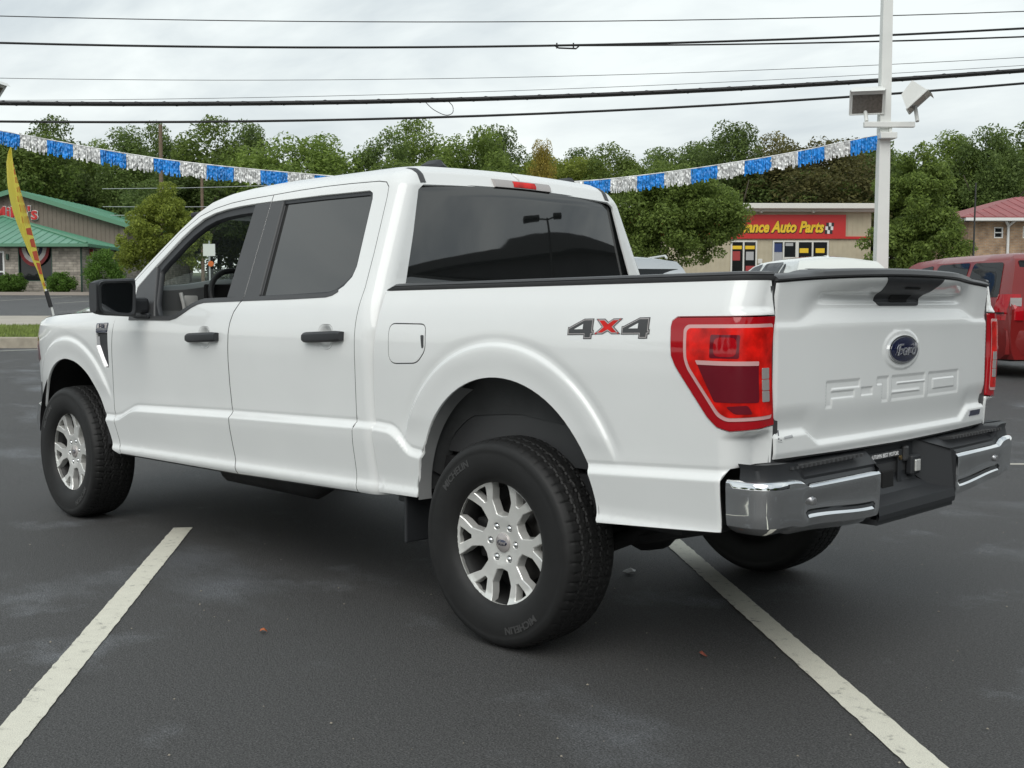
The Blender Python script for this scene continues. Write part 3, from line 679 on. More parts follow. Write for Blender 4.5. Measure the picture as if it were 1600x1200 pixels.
for s_ in (1, -1):
    for i in range(16):
        y0, y1 = GY-.6+i*1.05, GY-.6+(i+1)*1.05; a = [(s_*8.1, y0, GE-.18), (s_*8.1, y1, GE-.18), (0, y1, GP), (0, y0, GP)]
        mb = MB(); nrm = Vector((s_*(GP-GE+.18), 0, 8.1)).normalized(); mb.prism(a, nrm*.07); mb.tube([Vector(a[0])+nrm*.08, Vector(a[3])+nrm*.08], .03, 5); mb.build('roof_panel', GROOF, rs)
    mb = MB(); mb.prism([(s_*8.15, GY-.66, GE-.40), (s_*8.15, GY-.66, GE-.12), (0, GY-.66, GP+.06), (0, GY-.66, GP-.22)], (0, .07, 0)); mb.build('barge_board', GTRIM, rs)
def gtext(name, s, size, loc, m, parent, depth=.05, shear=0., offset=0., align='CENTER', xs=1.):
    me = text_mesh(s, size, depth, shear, offset, align=align); v, f = tri_arrays(me); bpy.data.meshes.remove(me); mb = MB()
    mb.add(np.stack([loc[0]+v[:, 0]*xs, loc[1]-v[:, 2], loc[2]+v[:, 1]], -1), f); return mb.build(name, m, parent)
SRED = mat('sign_red', (.52, .022, .02), .4); 
sg_ = thing('wall_sign', 'red raised letters with white edges on the restaurant gable', 'sign', G(70+GY-.12, -33.85, RESTZ+5.05), LOTRZ)
gtext('letters', "Mike's", 1.22, (0, -.05, .02), SRED, sg_, .05, 0, .02); gtext('letter_edges', "Mike's", 1.22, (0, .03, .02), WFR, sg_, .03, 0, .065)
# bunting fans in the windows
for x, nm in ((4.58, 'fan shaped red white and navy bunting in the restaurant front window'),):
    fb = thing('window_bunting', nm, 'bunting', G(69.93, -33.8+x, RESTZ+2.80), LOTRZ)
    for r0_, r1_, c_ in ((.95, 1.18, (.16, .02, .022)), (.66, .95, (.36, .34, .32)), (.40, .66, (.02, .024, .05)), (.16, .40, (.36, .34, .32)), (0, .16, (.16, .02, .022))):
        mb = MB(); rows = [[(rr*math.cos(a)*.80, -.03+.015*math.cos(12*a), rr*math.sin(a)) for a in np.linspace(math.pi, 2*math.pi, 37)] for rr in (r0_, r1_)]; mb.grid(rows, False); mb.build('bunting_band', mat('bunting%.2f' % r0_, c_, .8), fb)
fb = thing('window_bunting', 'narrow red and white bunting in the restaurant side window', 'bunting', G(70+2.1, -33.8+7.215, RESTZ+2.78), LOTRZ)
for r0_, r1_, c_ in ((.62, .95, (.62, .60, .56)), (.3, .62, (.35, .03, .035)), (0, .3, (.03, .035, .08))):
    mb = MB(); mb.grid([[(.02, rr*math.cos(a)*.6, rr*math.sin(a)) for a in np.linspace(math.pi, 2*math.pi, 25)] for rr in (r0_, r1_)], False); mb.build('bunting_band', mat('bunting%.2f' % r0_, c_, .8), fb)
for y, x in ((-.02, 7.42), (6.0, 7.46)):
    mb = MB(); mb.tube([(x, y-.03, 2.8), (x, y-.03, .0)], .06, 8); mb.tube([(x, y-.03, 2.78), (x+.45, y-.1, 2.9)], .06, 8); mb.build('downpipe', DGREEN, rs)
mb = MB(); mb.box((2.92, -.08, 2.2), (.16, .16, .34), bev=.03); mb.build('wall_lantern', DGREEN, rs)
KR = mat('red_kerb', (.30, .09, .06), .8, noise=(3, .2))
mb = MB(); mb.box((0, 0, .05), (16, .3, .26)); o = mb.build('planting_kerb', mat('planter_kerb', (.34, .30, .26), .85)); o.location = G(67.6, -33, H(67.6)); o.rotation_euler = (0, 0, LOTRZ); tag(o, 'long low concrete kerb in front of the restaurant shrubs', 'kerb')

# ---------------------------------------------------------------- auto parts store
PZ = 2.3; ps = thing('parts_store', 'low beige store with white cornice and red sign band', 'store', G(75, 15.0, PZ), LOTRZ)
BEIGE = mat('beige_panel', (.47, .415, .30), .75, noise=(2, .08)); CORN = mat('cornice_white', (.66, .65, .60), .6); SY = mat('sign_yellow', (.80, .52, .02), .5)
mb = MB(); mb.box((-1, 8, 2.5), (19, 16, 5.0)); mb.build('wall', BEIGE, ps)
mb = MB()
for x in np.arange(-10.3, 8.5, .32): mb.box((x, -.012, 2.45), (.05, .024, 4.9))
mb.build('wall_rib', BEIGE, ps)['kind'] = 'stuff'
mb = MB(); mb.box((-1, 7.6, 5.28), (19.8, 17.2, .34), bev=.03); mb.box((-1, 7.8, 5.04), (19.3, 16.5, .16)); mb.build('cornice', CORN, ps)
mb = MB(); mb.box((-1.2, -.09, 4.0), (16.0, .14, 1.56)); sb = mb.build('sign_band', SRED, ps); mb = MB(); mb.box((7.7, -.08, 3.29), (1.8, .12, .16)); mb.build('sign_stripe', SRED, ps)
gtext('letter_shadows', 'Advance Auto Parts', .98, (5.34, -.168, 3.62), mat('sign_black', (.02, .02, .02), .5), sb, .008, .28, .066, 'RIGHT', .78); gtext('letters', 'Advance Auto Parts', .98, (5.30, -.20, 3.65), SY, sb, .015, .28, .038, 'RIGHT', .78)
for i in range(3):
    for j in range(3):
        mb = MB(); mb.box((5.50+.17*i+.05*j, -.18, 3.66+.24*j), (.165, .02, .235)); mb.build('flag_check', WFR if (i+j) % 2 else MATS['sign_black'], sb)
for x in (-2.0, 4.6, 1.2): mb = MB(); mb.box((x-.0, -.35, 4.93), (.16, .4, .12), bev=.03); mb.build('sign_light', CORN, ps)
def storewin(x0, x1, z0, z1, mull=()):
    mb = MB(); mb.box(((x0+x1)/2, -.02, (z0+z1)/2), (x1-x0, .05, z1-z0)); wn = mb.build('window', GLASSD, ps); fm = MB()
    for x in (x0+.05, x1-.05, *mull): fm.box((x, -.07, (z0+z1)/2), (.10, .10, z1-z0))
    for z in (z0+.05, z1-.05): fm.box(((x0+x1)/2, -.066, z), (x1-x0, .09, .10))
    fm.build('window_frame', CORN, wn); return wn
def poster(wn, x, z, w_, h, m): mb = MB(); mb.box((x, -.052, z), (w_, .012, h)); mb.build('poster', m, wn)
PRED = mat('poster_red', (.35, .04, .04), .6); PGREY = mat('poster_grey', (.40, .40, .40), .6); PNAVY = mat('poster_navy', (.02, .04, .14), .6)
xa = lambda px: px2(px, 75)-15.0
wn = storewin(xa(1139), xa(1180), .55, 3.1, (xa(1159),)); poster(wn, xa(1149), 2.65, .62, .22, SY); poster(wn, xa(1169), 2.65, .62, .22, SY); poster(wn, xa(1148), 2.1, .5, .6, PRED); poster(wn, xa(1169), 2.1, .5, .55, PGREY); poster(wn, xa(1148), .8, .75, .3, SY); poster(wn, xa(1170), 1.2, .6, .5, PRED)
wn = storewin(xa(1204), xa(1242), 0, 3.1, (xa(1221),)); poster(wn, xa(1212), 2.6, .55, .62, PNAVY); poster(wn, xa(1213), 1.9, .55, .9, PGREY); mb = MB(); mb.box((xa(1231), -.09, 1.85), (.80, .06, .34)); mb.build('door_rail', CORN, wn); poster(wn, xa(1230), 2.85, .5, .2, PGREY)
wn = storewin(xa(1242), xa(1291), .4, 3.1, (xa(1266),)); poster(wn, xa(1253), 2.45, .58, .30, SY); poster(wn, xa(1278), 2.45, .58, .30, SY); poster(wn, xa(1254), 1.72, .5, .62, PGREY); poster(wn, xa(1278), 1.72, .55, .6, PGREY)
mb = MB(); mb.box((xa(1185), -.06, 1.75), (.3, .08, .32), bev=.02); mb.build('meter_box', CORN, ps)

# ---------------------------------------------------------------- brick building with red roof
bz = 1.55; bb = thing('brick_building', 'tan brick building with faded red metal roof at the right edge', 'building', G(63, 25.1, bz), LOTRZ)
RROOF = mat('red_roof_metal', (.30, .085, .085), .55, noise=(1, .2))
mb = MB()
for (a, b, z0, z1) in ((0, 1.42, -.5, 4.25), (1.42, 1.92, -.5, 3.35), (1.42, 1.92, 3.95, 4.25), (1.92, 3.0, -.5, 4.25), (3.0, 3.7, -.5, 3.35), (3.0, 3.7, 4.0, 4.25), (3.7, 14, -.5, 4.25)): mb.box(((a+b)/2, .15, (z0+z1)/2), (b-a, .3, z1-z0))
mb.box((.15, 6.2, 1.9), (.3, 11.8, 4.7)); mb.build('wall', BRICK, bb)
for a, b, z0, z1 in ((1.42, 1.92, 3.35, 3.95), (3.0, 3.7, 3.35, 4.0)):
    mb = MB(); mb.box(((a+b)/2, .18, (z0+z1)/2), (b-a, .06, z1-z0)); wn = mb.build('window', GLASSD, bb); fm = MB()
    for x in (a+.03, b-.03): fm.box((x, .08, (z0+z1)/2), (.06, .12, z1-z0))
    for z in (z0+.03, z1-.03, (z0+z1)/2): fm.box(((a+b)/2, .085, z), (b-a-.12, .10, .06))
    fm.build('window_frame', WFR, wn)
mb = MB(); mb.box((7, -.35, 4.33), (14.9, .9, .16)); mb.box((-.35, 6, 4.33), (.8, 12.8, .16)); mb.build('fascia', WFR, bb)
for i in range(24):
    x0, x1 = -.6+.6*i, -.6+.6*(i+1); k0, k1 = min(1, (x0+.6)/5.2), min(1, (x1+.6)/5.2); a = [Vector((x0, -.7, 4.42)), Vector((x1, -.7, 4.42)), Vector((x1, -.7+5.2*k1, 4.42+1.55*k1)), Vector((x0, -.7+5.2*k0, 4.42+1.55*k0))]
    if k0 == 0: a = a[:3]
    mb = MB(); mb.prism(a, (0, -.014, .05)); mb.tube([a[1]+Vector((0, -.01, .06)), a[2]+Vector((0, -.01, .06))], .025, 5); mb.build('roof_panel', RROOF, bb)
mb = MB(); mb.prism([(-.6, -.7, 4.42), (-.6, 12.7, 4.42), (4.6, 7.4, 5.97), (4.6, 4.5, 5.97)], (-.014, 0, .05)); mb.build('roof_panel', RROOF, bb)
mb = MB(); mb.tube([(2.16, -.08, 4.2), (2.16, -.08, 0)], .075, 8); mb.tube([(2.16, -.08, 4.0), (1.85, -.4, 4.32)], .07, 8); mb.tube([(2.16, -.08, 4.0), (2.45, -.4, 4.32)], .07, 8); mb.build('downpipe', WFR, bb)

# ---------------------------------------------------------------- dealership behind the camera (seen only mirrored in glass and paint)
DW_ = mat('showroom_wall', (.10, .10, .105), .7, noise=(1, .1))
dl = thing('showroom', 'long dark low showroom building behind the camera', 'building', (-28.5, -25.7, 0), R(24))
mb = MB(); mb.box((0, 8, 4.4), (11, 66, 8.8)); mb.build('wall', DW_, dl)
for i in range(9):
    mb = MB(); mb.box((5.53, -18+4.5*i, 1.5), (.06, 3.4, 2.6)); mb.build('window', GLASSD, dl)
mb = MB(); mb.box((0, 8, 8.95), (11.8, 66.8, .3)); mb.build('roof', mat('roof_grey', (.12, .12, .12), .8), dl)
for i, (x, y, h, w_) in enumerate(((-12, 22, 9, 9), (-3, 30, 8, 8), (8, 33, 9, 9), (20, 34, 8, 8), (-24, 12, 9, 9), (-33, -2, 10, 9))):
    t = thing('tree', 'leafy tree behind the camera', 'tree', (x, y, 0), R(40*i)); t['label'] = 'leafy green tree behind the camera, %s of six by distance along the lot edge' % ORD[i]; t['group'] = 'trees behind the camera'
    c = link('crown', TV[i % 6][0], None, t); c.scale = (w_/.62, w_/.62, h); k = link('trunk', TV[i % 6][1], None, t); k.scale = (h, h, h)
# ---------------------------------------------------------------- truck materials
def paint_fn(m, t, b, L, tcn):
    n = t.nodes.new('ShaderNodeTexNoise'); n.inputs['Scale'].default_value = 3.; n.inputs['Detail'].default_value = 3; L(tcn.outputs['Object'], n.inputs['Vector'])
    bp = t.nodes.new('ShaderNodeBump'); bp.inputs['Strength'].default_value = .012; bp.inputs['Distance'].default_value = .02
    L(n.outputs[0], bp.inputs['Height']); L(bp.outputs[0], b.inputs['Coat Normal'])
WHITE = mat('white_paint', (.83, .845, .835), .38, coat=1., spec=.3, noise=(2.2, .025, 4), fn=paint_fn)
BLACKP = mat('black_plastic', (.026, .028, .031), .50, bump=(420, .12, .002))
TRIM = mat('grey_trim', (.055, .056, .058), .42, noise=(8, .06))
RUBBER_GAP = mat('rubber_and_gap_shade', (.012, .012, .013), .6)  # real rubber parts, and the black strips that darken the panel gaps
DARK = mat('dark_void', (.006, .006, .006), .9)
UNDER = mat('underbody', (.018, .018, .019), .7, noise=(6, .4), bump=(30, .3, .01))
LINER = mat('wheel_liner', (.055, .057, .058), .75, noise=(7, .25), bump=(60, .2, .004))
PRIMER = mat('inner_panel', (.22, .225, .225), .5, noise=(6, .15))
CHROME = mat('chrome', (.82, .83, .84), .055, 1., noise=(5, .06))
ALLOY = mat('silver_alloy', (.80, .80, .77), .30, .45, coat=.3, noise=(14, .06))
DKALLOY = mat('dark_barrel', (.05, .05, .05), .5, .6)
STEEL = mat('brake_disc', (.10, .095, .09), .38, .9, noise=(20, .2))
TINT = mat('privacy_glass', (.010, .011, .011), .015, ior=1.9)
def clear_fn(m, t, b, L, tcn):
    lw = t.nodes.new('ShaderNodeLayerWeight'); pw_ = t.nodes.new('ShaderNodeMath'); pw_.operation = 'POWER'; L(lw.outputs['Facing'], pw_.inputs[0]); pw_.inputs[1].default_value = 5; fr = t.nodes.new('ShaderNodeMath'); fr.operation = 'MULTIPLY_ADD'; L(pw_.outputs[0], fr.inputs[0]); fr.inputs[1].default_value = .9; fr.inputs[2].default_value = .06; tr = t.nodes.new('ShaderNodeBsdfTransparent'); tr.inputs[0].default_value = (.86, .93, .89, 1)
    gl = t.nodes.new('ShaderNodeBsdfGlossy'); gl.inputs['Roughness'].default_value = .01; mx_ = t.nodes.new('ShaderNodeMixShader'); L(fr.outputs[0], mx_.inputs[0]); L(tr.outputs[0], mx_.inputs[1]); L(gl.outputs[0], mx_.inputs[2]); L(mx_.outputs[0], t.nodes['Material Output'].inputs[0])
CLEAR = mat('clear_glass', (.93, .97, .95), .0, fn=clear_fn)
VENTC = mat('vent_chrome', (.45, .45, .46), .3, .8)
MIRROR = mat('mirror_glass', (.55, .58, .60), .02, 1.)
RED = mat('red_lens', (.40, .004, .010), .06, spec=.55)
RED2 = mat('bright_red_lens', (.66, .010, .006), .20, spec=.3, noise=(22, .5))
MAROON = mat('maroon_lens', (.15, .006, .015), .08)
PINK = mat('light_guide', (.66, .38, .37), .25)
CLEARL = mat('clear_lens', (.45, .42, .41), .2, .3)
BLUE = mat('badge_blue', (.006, .010, .045), .18, coat=1.)
CARGLASS = mat('car_glass', (.016, .018, .019), .04, ior=1.32)
CABIN = mat('cabin_trim', (.022, .022, .024), .6, noise=(12, .15))
CABGREY = mat('cabin_grey', (.13, .135, .135), .55)
SEAT = mat('seat_cloth', (.030, .030, .032), .85, bump=(200, .3, .002))
def tyre_fn(m, t, b, L, tcn): pass
TYRE = mat('tyre_rubber', (.0095, .0095, .0095), .62, noise=(25, .22), bump=(260, .12, .002))
TYREL = mat('tyre_lettering', (.055, .055, .055), .5)
# ---------------------------------------------------------------- wheel (axis along y, outer face +y)
def build_wheel_meshes():
    W = {}
    # tyre: swept profile with tread grooves
    NA = 432
    half = [(.232, .098), (.240, .112), (.262, .124), (.290, .131), (.315, .1335), (.340, .1325), (.352, .1315), (.356, .1325), (.366, .1300), (.374, .1275), (.379, .1235), (.3835, .1175), (.388, .110)]
    ty = np.linspace(.102, -.102, 47)
    prof = half+[(.3905+.0095*(1-(abs(y)/.112)**2.2), y) for y in ty]+[(r, -y) for r, y in reversed(half)]
    prof = np.array(prof); m = len(prof)
    th = np.arange(NA)*2*np.pi/NA
    Rr = np.repeat(prof[:, :1], NA, 1).T.copy(); Y = np.repeat(prof[:, 1:2], NA, 1).T.copy()   # (NA, m)
    ay = np.abs(Y); A = th[:, None]
    def wave(ph, duty): return (np.mod(ph, 1) < duty)
    g = np.zeros_like(Rr)
    P72 = A*66/(2*np.pi)
    zig = .12*np.sin(A*132)
    for c, wd in ((.026, .0055), (.070, .006)):
        g = np.maximum(g, (np.abs(ay-c-.003*np.sign(np.sin(A*66))) < wd*.55)*.0055)
    g = np.maximum(g, wave(P72+Y*6, .13)*(ay < .022)*.004)
    g = np.maximum(g, wave(P72+np.sign(Y)*ay*9+.3, .11)*(ay > .030)*(ay < .066)*.004)
    g = np.maximum(g, wave(P72-np.sign(Y)*.1+np.where(Y > 0, .0, .5), .10)*(ay > .074)*(Rr > .383)*.0040)
    g = np.maximum(g, wave(P72*2+Y*14, .14)*(ay < .066)*.003)
    g = np.maximum(g, wave(P72+.55+ay*3, .10)*(ay > .078)*(ay < .108)*.004)
    tread = Rr > .3865; sh = (Rr > .368) & ~tread
    Rr = np.where(tread, Rr-g, Rr); Y = np.where(sh, Y-np.sign(Y)*(g > .0035)*.0016, Y); Rr = np.where(sh, Rr-(g > .0035)*.0012, Rr)
    V = np.stack([Rr*np.cos(A), Y, Rr*np.sin(A)], -1)
    V[..., 2] = np.where(V[..., 2] < -.394, -.394-(V[..., 2]+.394)*-.35, V[..., 2])
    V = np.concatenate([V, V[:1]], 0)
    mb = MB(); mb.grid(V, True); W['tyre'] = mb.mesh('tyre'); W['tyre'].set_sharp_from_angle(angle=R(40)); W['tyre'].materials.append(TYRE)
    # moulded sidewall words
    tm = text_mesh('MICHELIN', .036, .0012, offset=.0009); v, f = tri_arrays(tm); bpy.data.meshes.remove(tm)
    for key_, c0 in (('sidewall_lettering', R(60)), ('sidewall_lettering_low', R(-108))):
        flip = 1; mb = MB()
        rad = .312+v[:, 1]; an = c0+v[:, 0]*1.12/.325*flip*1.0
        P = np.stack([rad*np.cos(an), .1325+v[:, 2]*1.2+.0009-.14*np.maximum(rad-.335,0)**1.0*.1, rad*np.sin(an)], -1)
        mb.add(P, f); W[key_] = mb.mesh('sidewall_lettering'); W[key_].materials.append(TYREL)
    # rim face
    def face(u, v_):
        r = np.hypot(u, v_); y = np.interp(r, [0, .04, .06, .09, .15, .21, .226, .236, .2425], [.074, .074, .076, .080, .083, .090, .0955, .1005, .1005])
        return np.stack([u, y, v_], -1)
    a = np.linspace(0, 2*np.pi, 120, endpoint=False); outer = .2425*np.stack([np.cos(a), np.sin(a)], 1)
    holes = []; small = []
    for k in range(6):
        c, s = math.cos(R(40+60*k)), math.sin(R(40+60*k))
        pts = np.array([(.230, -.044), (.233, 0), (.230, .044), (.158, .052), (.104, .030), (.098, 0), (.104, -.030), (.158, -.052)])
        pts = rnd(pts, .005, 3); holes.append(np.stack([pts[:, 0]*c-pts[:, 1]*s, pts[:, 0]*s+pts[:, 1]*c], 1))
        c, s = math.cos(R(70+60*k)), math.sin(R(70+60*k))
        pts = rnd(np.array([(.222, -.036), (.226, 0), (.222, .036), (.166, .008), (.166, -.008)]), .003, 3)
        small.append(np.stack([pts[:, 0]*c-pts[:, 1]*s, pts[:, 0]*s+pts[:, 1]*c], 1))
    a6 = np.linspace(0, 2*np.pi, 20, endpoint=False)
    lug = [np.stack([.0675*math.cos(R(10+60*k))+.0155*np.cos(a6), .0675*math.sin(R(10+60*k))+.0155*np.sin(a6)], 1) for k in range(6)]
    face.__name__ = 'rimface'
    o = panel('rim', ALLOY, None, outer, holes+small+lug, S=face, step=.012, gap=.0004, th=.036, slant=.87, crisp=True)
    W['rim'] = o.data; bpy.data.objects.remove(o)
    mb = MB(); M = Matrix.Rotation(R(-90), 4, 'X')
    mb.lathe([(.2425, .098), (.247, .104), (.249, .100), (.240, .088)], 72, M)
    W['rim_lip'] = mb.mesh('rim_lip'); W['rim_lip'].materials.append(ALLOY)
    mb = MB(); mb.lathe([(.240, .088), (.232, .066), (.226, .05), (.222, -.10), (.235, -.11)], 72, M)
    W['rim_barrel'] = mb.mesh('rim_barrel'); W['rim_barrel'].materials.append(DKALLOY)
    mb = MB(); mb.lathe([(.001, -.012), (.165, -.012), (.168, -.016), (.168, -.035), (.001, -.035)], 48, M); W['brake_disc'] = mb.mesh('brake_disc'); W['brake_disc'].materials.append(STEEL)
    mb = MB(); mb.lathe([(.001, -.045), (.222, -.045)], 48, M); mb.lathe([(.075, .03), (.08, -.03)], 24, M); W['wheel_back'] = mb.mesh('wheel_back'); W['wheel_back'].materials.append(DARK)
    mb = MB(); mb.box((0, 0, 0), (.085, .05, .16), M=Matrix.Translation((.15, 0, .02)), bev=.015); W['brake_caliper'] = mb.mesh('brake_caliper'); W['brake_caliper'].materials.append(DKALLOY)
    mb = MB(); mb.lathe([(.0118, -.03), (.0118, -.004), (.0105, 0), (.0075, .004), (.001, .005)], 6, M); W['lug_nut'] = mb.mesh('lug_nut'); W['lug_nut'].materials.append(CHROME)
    mb = MB(); mb.lathe([(.037, -.01), (.037, .002), (.034, .005), (.001, .006)], 32, M); W['centre_cap'] = mb.mesh('centre_cap'); W['centre_cap'].materials.append(CLEARL)
    mb = MB(); mb.lathe([(.026, 0), (.0255, .0015), (.001, .002)], 32, Matrix.Scale(.45, 4, (0, 0, 1)) @ M); W['cap_badge'] = mb.mesh('cap_badge'); W['cap_badge'].materials.append(BLUE)
    tm = text_mesh('Ford', .018, .0004, shear=.3, offset=.0004); v, f = tri_arrays(tm); bpy.data.meshes.remove(tm)
    mb.__init__(); mb.add(np.stack([-v[:, 0], v[:, 2]+.0025, v[:, 1]-.006], -1), [q[::-1] for q in f]); W['badge_script'] = mb.mesh('badge_script'); W['badge_script'].materials.append(CLEARL)
    return W
WM = build_wheel_meshes()
def add_wheel(parent, x, y, z, rz, spin):
    """thing > wheel (tyre mesh) > rim, nuts ..."""
    t = link('wheel', WM['tyre'], None, parent); t.location = (x, y, z)
    t.rotation_euler = (Matrix.Rotation(rz, 4, 'Z') @ Matrix.Rotation(spin, 4, 'Y')).to_euler()
    link('sidewall_lettering', WM['sidewall_lettering_low'], None, t)
    for nm in ('sidewall_lettering', 'rim', 'rim_lip', 'rim_barrel', 'brake_disc', 'wheel_back', 'brake_caliper'):
        link(nm, WM[nm], None, t)
    for k in range(6):
        n = link('lug_nut', WM['lug_nut'], None, t); a = R(10+60*k); n.location = (.0675*math.cos(a), .077, .0675*math.sin(a))
    link('centre_cap', WM['centre_cap'], None, t).location = (0, .076, 0)
    b = link('cap_badge', WM['cap_badge'], None, t); b.location = (0, .0815, 0); b.rotation_euler = (0, -spin, 0)
    b = link('badge_script', WM['badge_script'], None, t); b.location = (0, .0815, 0); b.rotation_euler = (0, -spin, 0)
    return t
# ---------------------------------------------------------------- white pickup truck
TRUCK = thing('pickup_truck', 'white four door pickup truck with chrome rear bumper parked across the white bay lines', 'pickup truck')
SEAM_TOP = [(.989,1.846),(1.20,1.851),(1.395,1.852),(1.60,1.848),(1.822,1.840),(2.05,1.832),(2.20,1.822),(2.345,1.802),(2.48,1.768),(2.634,1.685),(2.804,1.554),(2.955,1.429)]
SEAM_FR = [(1.822,1.840),(1.819,1.798),(1.776,1.324),(1.800,1.305),(1.836,1.260),(1.856,1.209),(1.866,1.150),(1.876,1.018),(1.877,.900),(1.872,.80),(1.868,.760),(1.871,.690),(1.868,.60),(1.858,.528),(1.845,.462)]
SEAM_RR = [(.989,1.846),(.933,1.838),(.905,1.815),(.894,1.772),(.861,1.523),(.847,1.371),(.852,1.281),(.854,1.222),(.856,1.056),(.863,.914),(.868,.797),(.878,.700),(.880,.556),(.872,.488)]
SEAM_FD = [(3.068,1.222),(3.096,1.131),(3.115,1.02),(3.126,.905),(3.136,.80),(3.136,.703),(3.122,.640),(3.095,.54),(3.068,.448)]
ROOF = [(2.985,1.425),(2.889,1.510),(2.76,1.612),(2.638,1.703),(2.52,1.782),(2.40,1.835),(2.24,1.872),(2.08,1.892),(1.90,1.905),(1.70,1.912),(1.0,1.912)]
BELT = [(2.86,1.220),(2.446,1.226),(2.39,1.236),(2.342,1.253),(2.248,1.291),(2.19,1.308),(2.135,1.315)]
FDLO = [(2.875,1.222)]+BELT[1:]+[(1.777,1.323),(1.8205,1.803),(1.951,1.801),(2.10,1.796),(2.229,1.787),(2.34,1.772),(2.437,1.747),(2.53,1.700),(2.61,1.645),(2.779,1.506),(2.905,1.390)]
RDLO = [(1.774,1.325),(1.40,1.332),(1.111,1.341),(1.06,1.352),(1.005,1.381),(.966,1.420),(.957,1.464),(.999,1.765),(1.010,1.790),(1.036,1.803),(1.40,1.806),(1.711,1.803),(1.818,1.802)]
FDOOR = SEAM_TOP[4:]+SEAM_FD+SEAM_FR[::-1][:-1]
RDOOR = SEAM_TOP[:5]+SEAM_FR[1:]+SEAM_RR[::-1][:-1]
SAIL = [(2.86,1.226),(2.625,1.229),(2.655,1.30),(2.765,1.500),(2.785,1.497),(2.905,1.386)]
def arcpts(A, z0, z1, n=40, dx=0.):
    """arch from the front foot (z0) over the top to the rear foot (z1)"""
    o = [(A[0]+A[2]+.004*0, z0)] if z0 < A[1] else []
    for k in range(n+1):
        a = math.pi*k/n; o.append((A[0]+A[2]*math.cos(a), A[1]+A[2]*math.sin(a)))
    if z1 < A[1]: o.append((A[0]-A[2], z1))
    return o
def xe(z): return BC-BR*math.pi/2-(min(float(bodyY(-1.06, z)), .985)-BR-.8165)
LIGHTP = [(xe(.921),.921),(-1.030,.905),(-.985,.918),(-.951,.947),(-.831,1.104),(-.814,1.137),(-.806,1.231),(-.809,1.250),(-.828,1.262),(xe(1.268),1.268)]
BEDP = [(.695,1.356),(.700,1.30),(.708,1.234),(.723,1.128),(.736,.966),(.740,.803),(.733,.696),(.730,.600),(.722,.508)]+[(.470,.515)]+arcpts(RA, 1, 1)[1:]+[(-.487,.545),(-1.010,.583),(-1.016,.70),(-1.024,.765),(-1.05,.785),(xe(.80),.800)]+LIGHTP+[(xe(1.380),1.380)]
FUEL = rnd([(.627,1.222),(.398,1.222),(.394,1.118),(.447,1.064),(.627,1.056)], [.04,.03,.03,.03,.05])
FARCH = [(3.168,.462),(3.185,.52),(3.222,.616),(3.285,.725),(3.367,.822),(3.45,.890),(3.56,.940),(3.66,.960),(3.752,.962),(3.85,.938),(3.94,.893),(4.03,.82),(4.10,.74),(4.15,.66)]
FARCH = spline(FARCH, 5).tolist()
FENDP = [(3.052,1.250),(3.062,1.222)]+[(x-.0005, z) for x, z in SEAM_FD[1:]]+[(3.09,.440)]+FARCH+[(4.175,.62),(4.33,.62),(4.27,.92),(4.19,.95),(4.225,1.16),(4.24,1.190),(4.15,1.208),(3.95,1.226),(3.7,1.240),(3.40,1.250)]
VENTP = [(3.292,1.128),(3.158,1.130),(3.160,1.06),(3.166,.945),(3.180,.935),(3.222,.938),(3.300,1.053)]

def plate_of(name, m, parent, poly, S, off, sg, th=.003, step=.02, gap=0., rr=0.):
    p = rnd(poly, rr, 3) if rr else poly
    return panel(name, m, parent, p, S=S(off), step=step, gap=gap, th=th, sg=sg)
def xmid(z): return float(cab_xr(z))+CR-CR*math.pi/2-(float(bodyY(.7, z))-CR)
c0, c1 = cab_off(0.), cab_off(-.016)
b0 = bed_off(0.)
def cup_outline(x0, x1, z):
    xm = (x0+x1)/2; return rnd([(xm-.055, z+.052), (xm+.05, z+.052), (xm+.052, z-.052), (xm-.052, z-.052)], .04, 6)
def door_handle(parent, x0, x1, z, sg):
    """strap handle over a finger cup"""
    xm = (x0+x1)/2; y0 = float(bodyY(xm, z))
    mb = MB(); L_ = x1-x0
    n = 18; A = []
    for i in range(n+1):
        t = i/n; x = x0+L_*t; w_ = .0235*(1-max(0, abs(t-.5)-.42)*2.0); bul = .030+.010*math.sin(math.pi*t); z_ = z+.012*(.5-t)*1
        ring = [(-.004, -w_*.9), (bul-.010, -w_), (bul, -w_*.6), (bul+.001, 0), (bul, w_*.55), (bul-.010, w_), (-.004, w_*.9)]
        if t < .22 or t > .74: ring = [(-.008 if k in (0, 6) else p[0], p[1]) for k, p in enumerate(ring)]
        else: ring = [(max(p[0], .010), p[1]) for p in ring]
        A.append([(x, sg*(float(bodyY(x, z))+dy), z_+dz) for dy, dz in ring])
    mb.grid(A, True, flip=sg > 0); mb.add(A[0], [tuple(range(7))]); mb.add(A[-1], [tuple(range(6, -1, -1))])
    mb.build('door_handle', BLACKP, parent)
    cup = inset(resample(cup_outline(x0, x1, z), .01), -.0015)
    S = lambda X, Z: np.stack([X, bodyY(X, Z)-.0008-.020*(1-ss((np.hypot((X-xm)/.060, (Z-z)/.060)-.35)/.62)), Z+0*X], -1)
    S.__name__ = 'cup%.3f' % xm
    panel('handle_cup', WHITE, parent, cup, S=S, step=.008, gap=0, th=0, sg=sg)
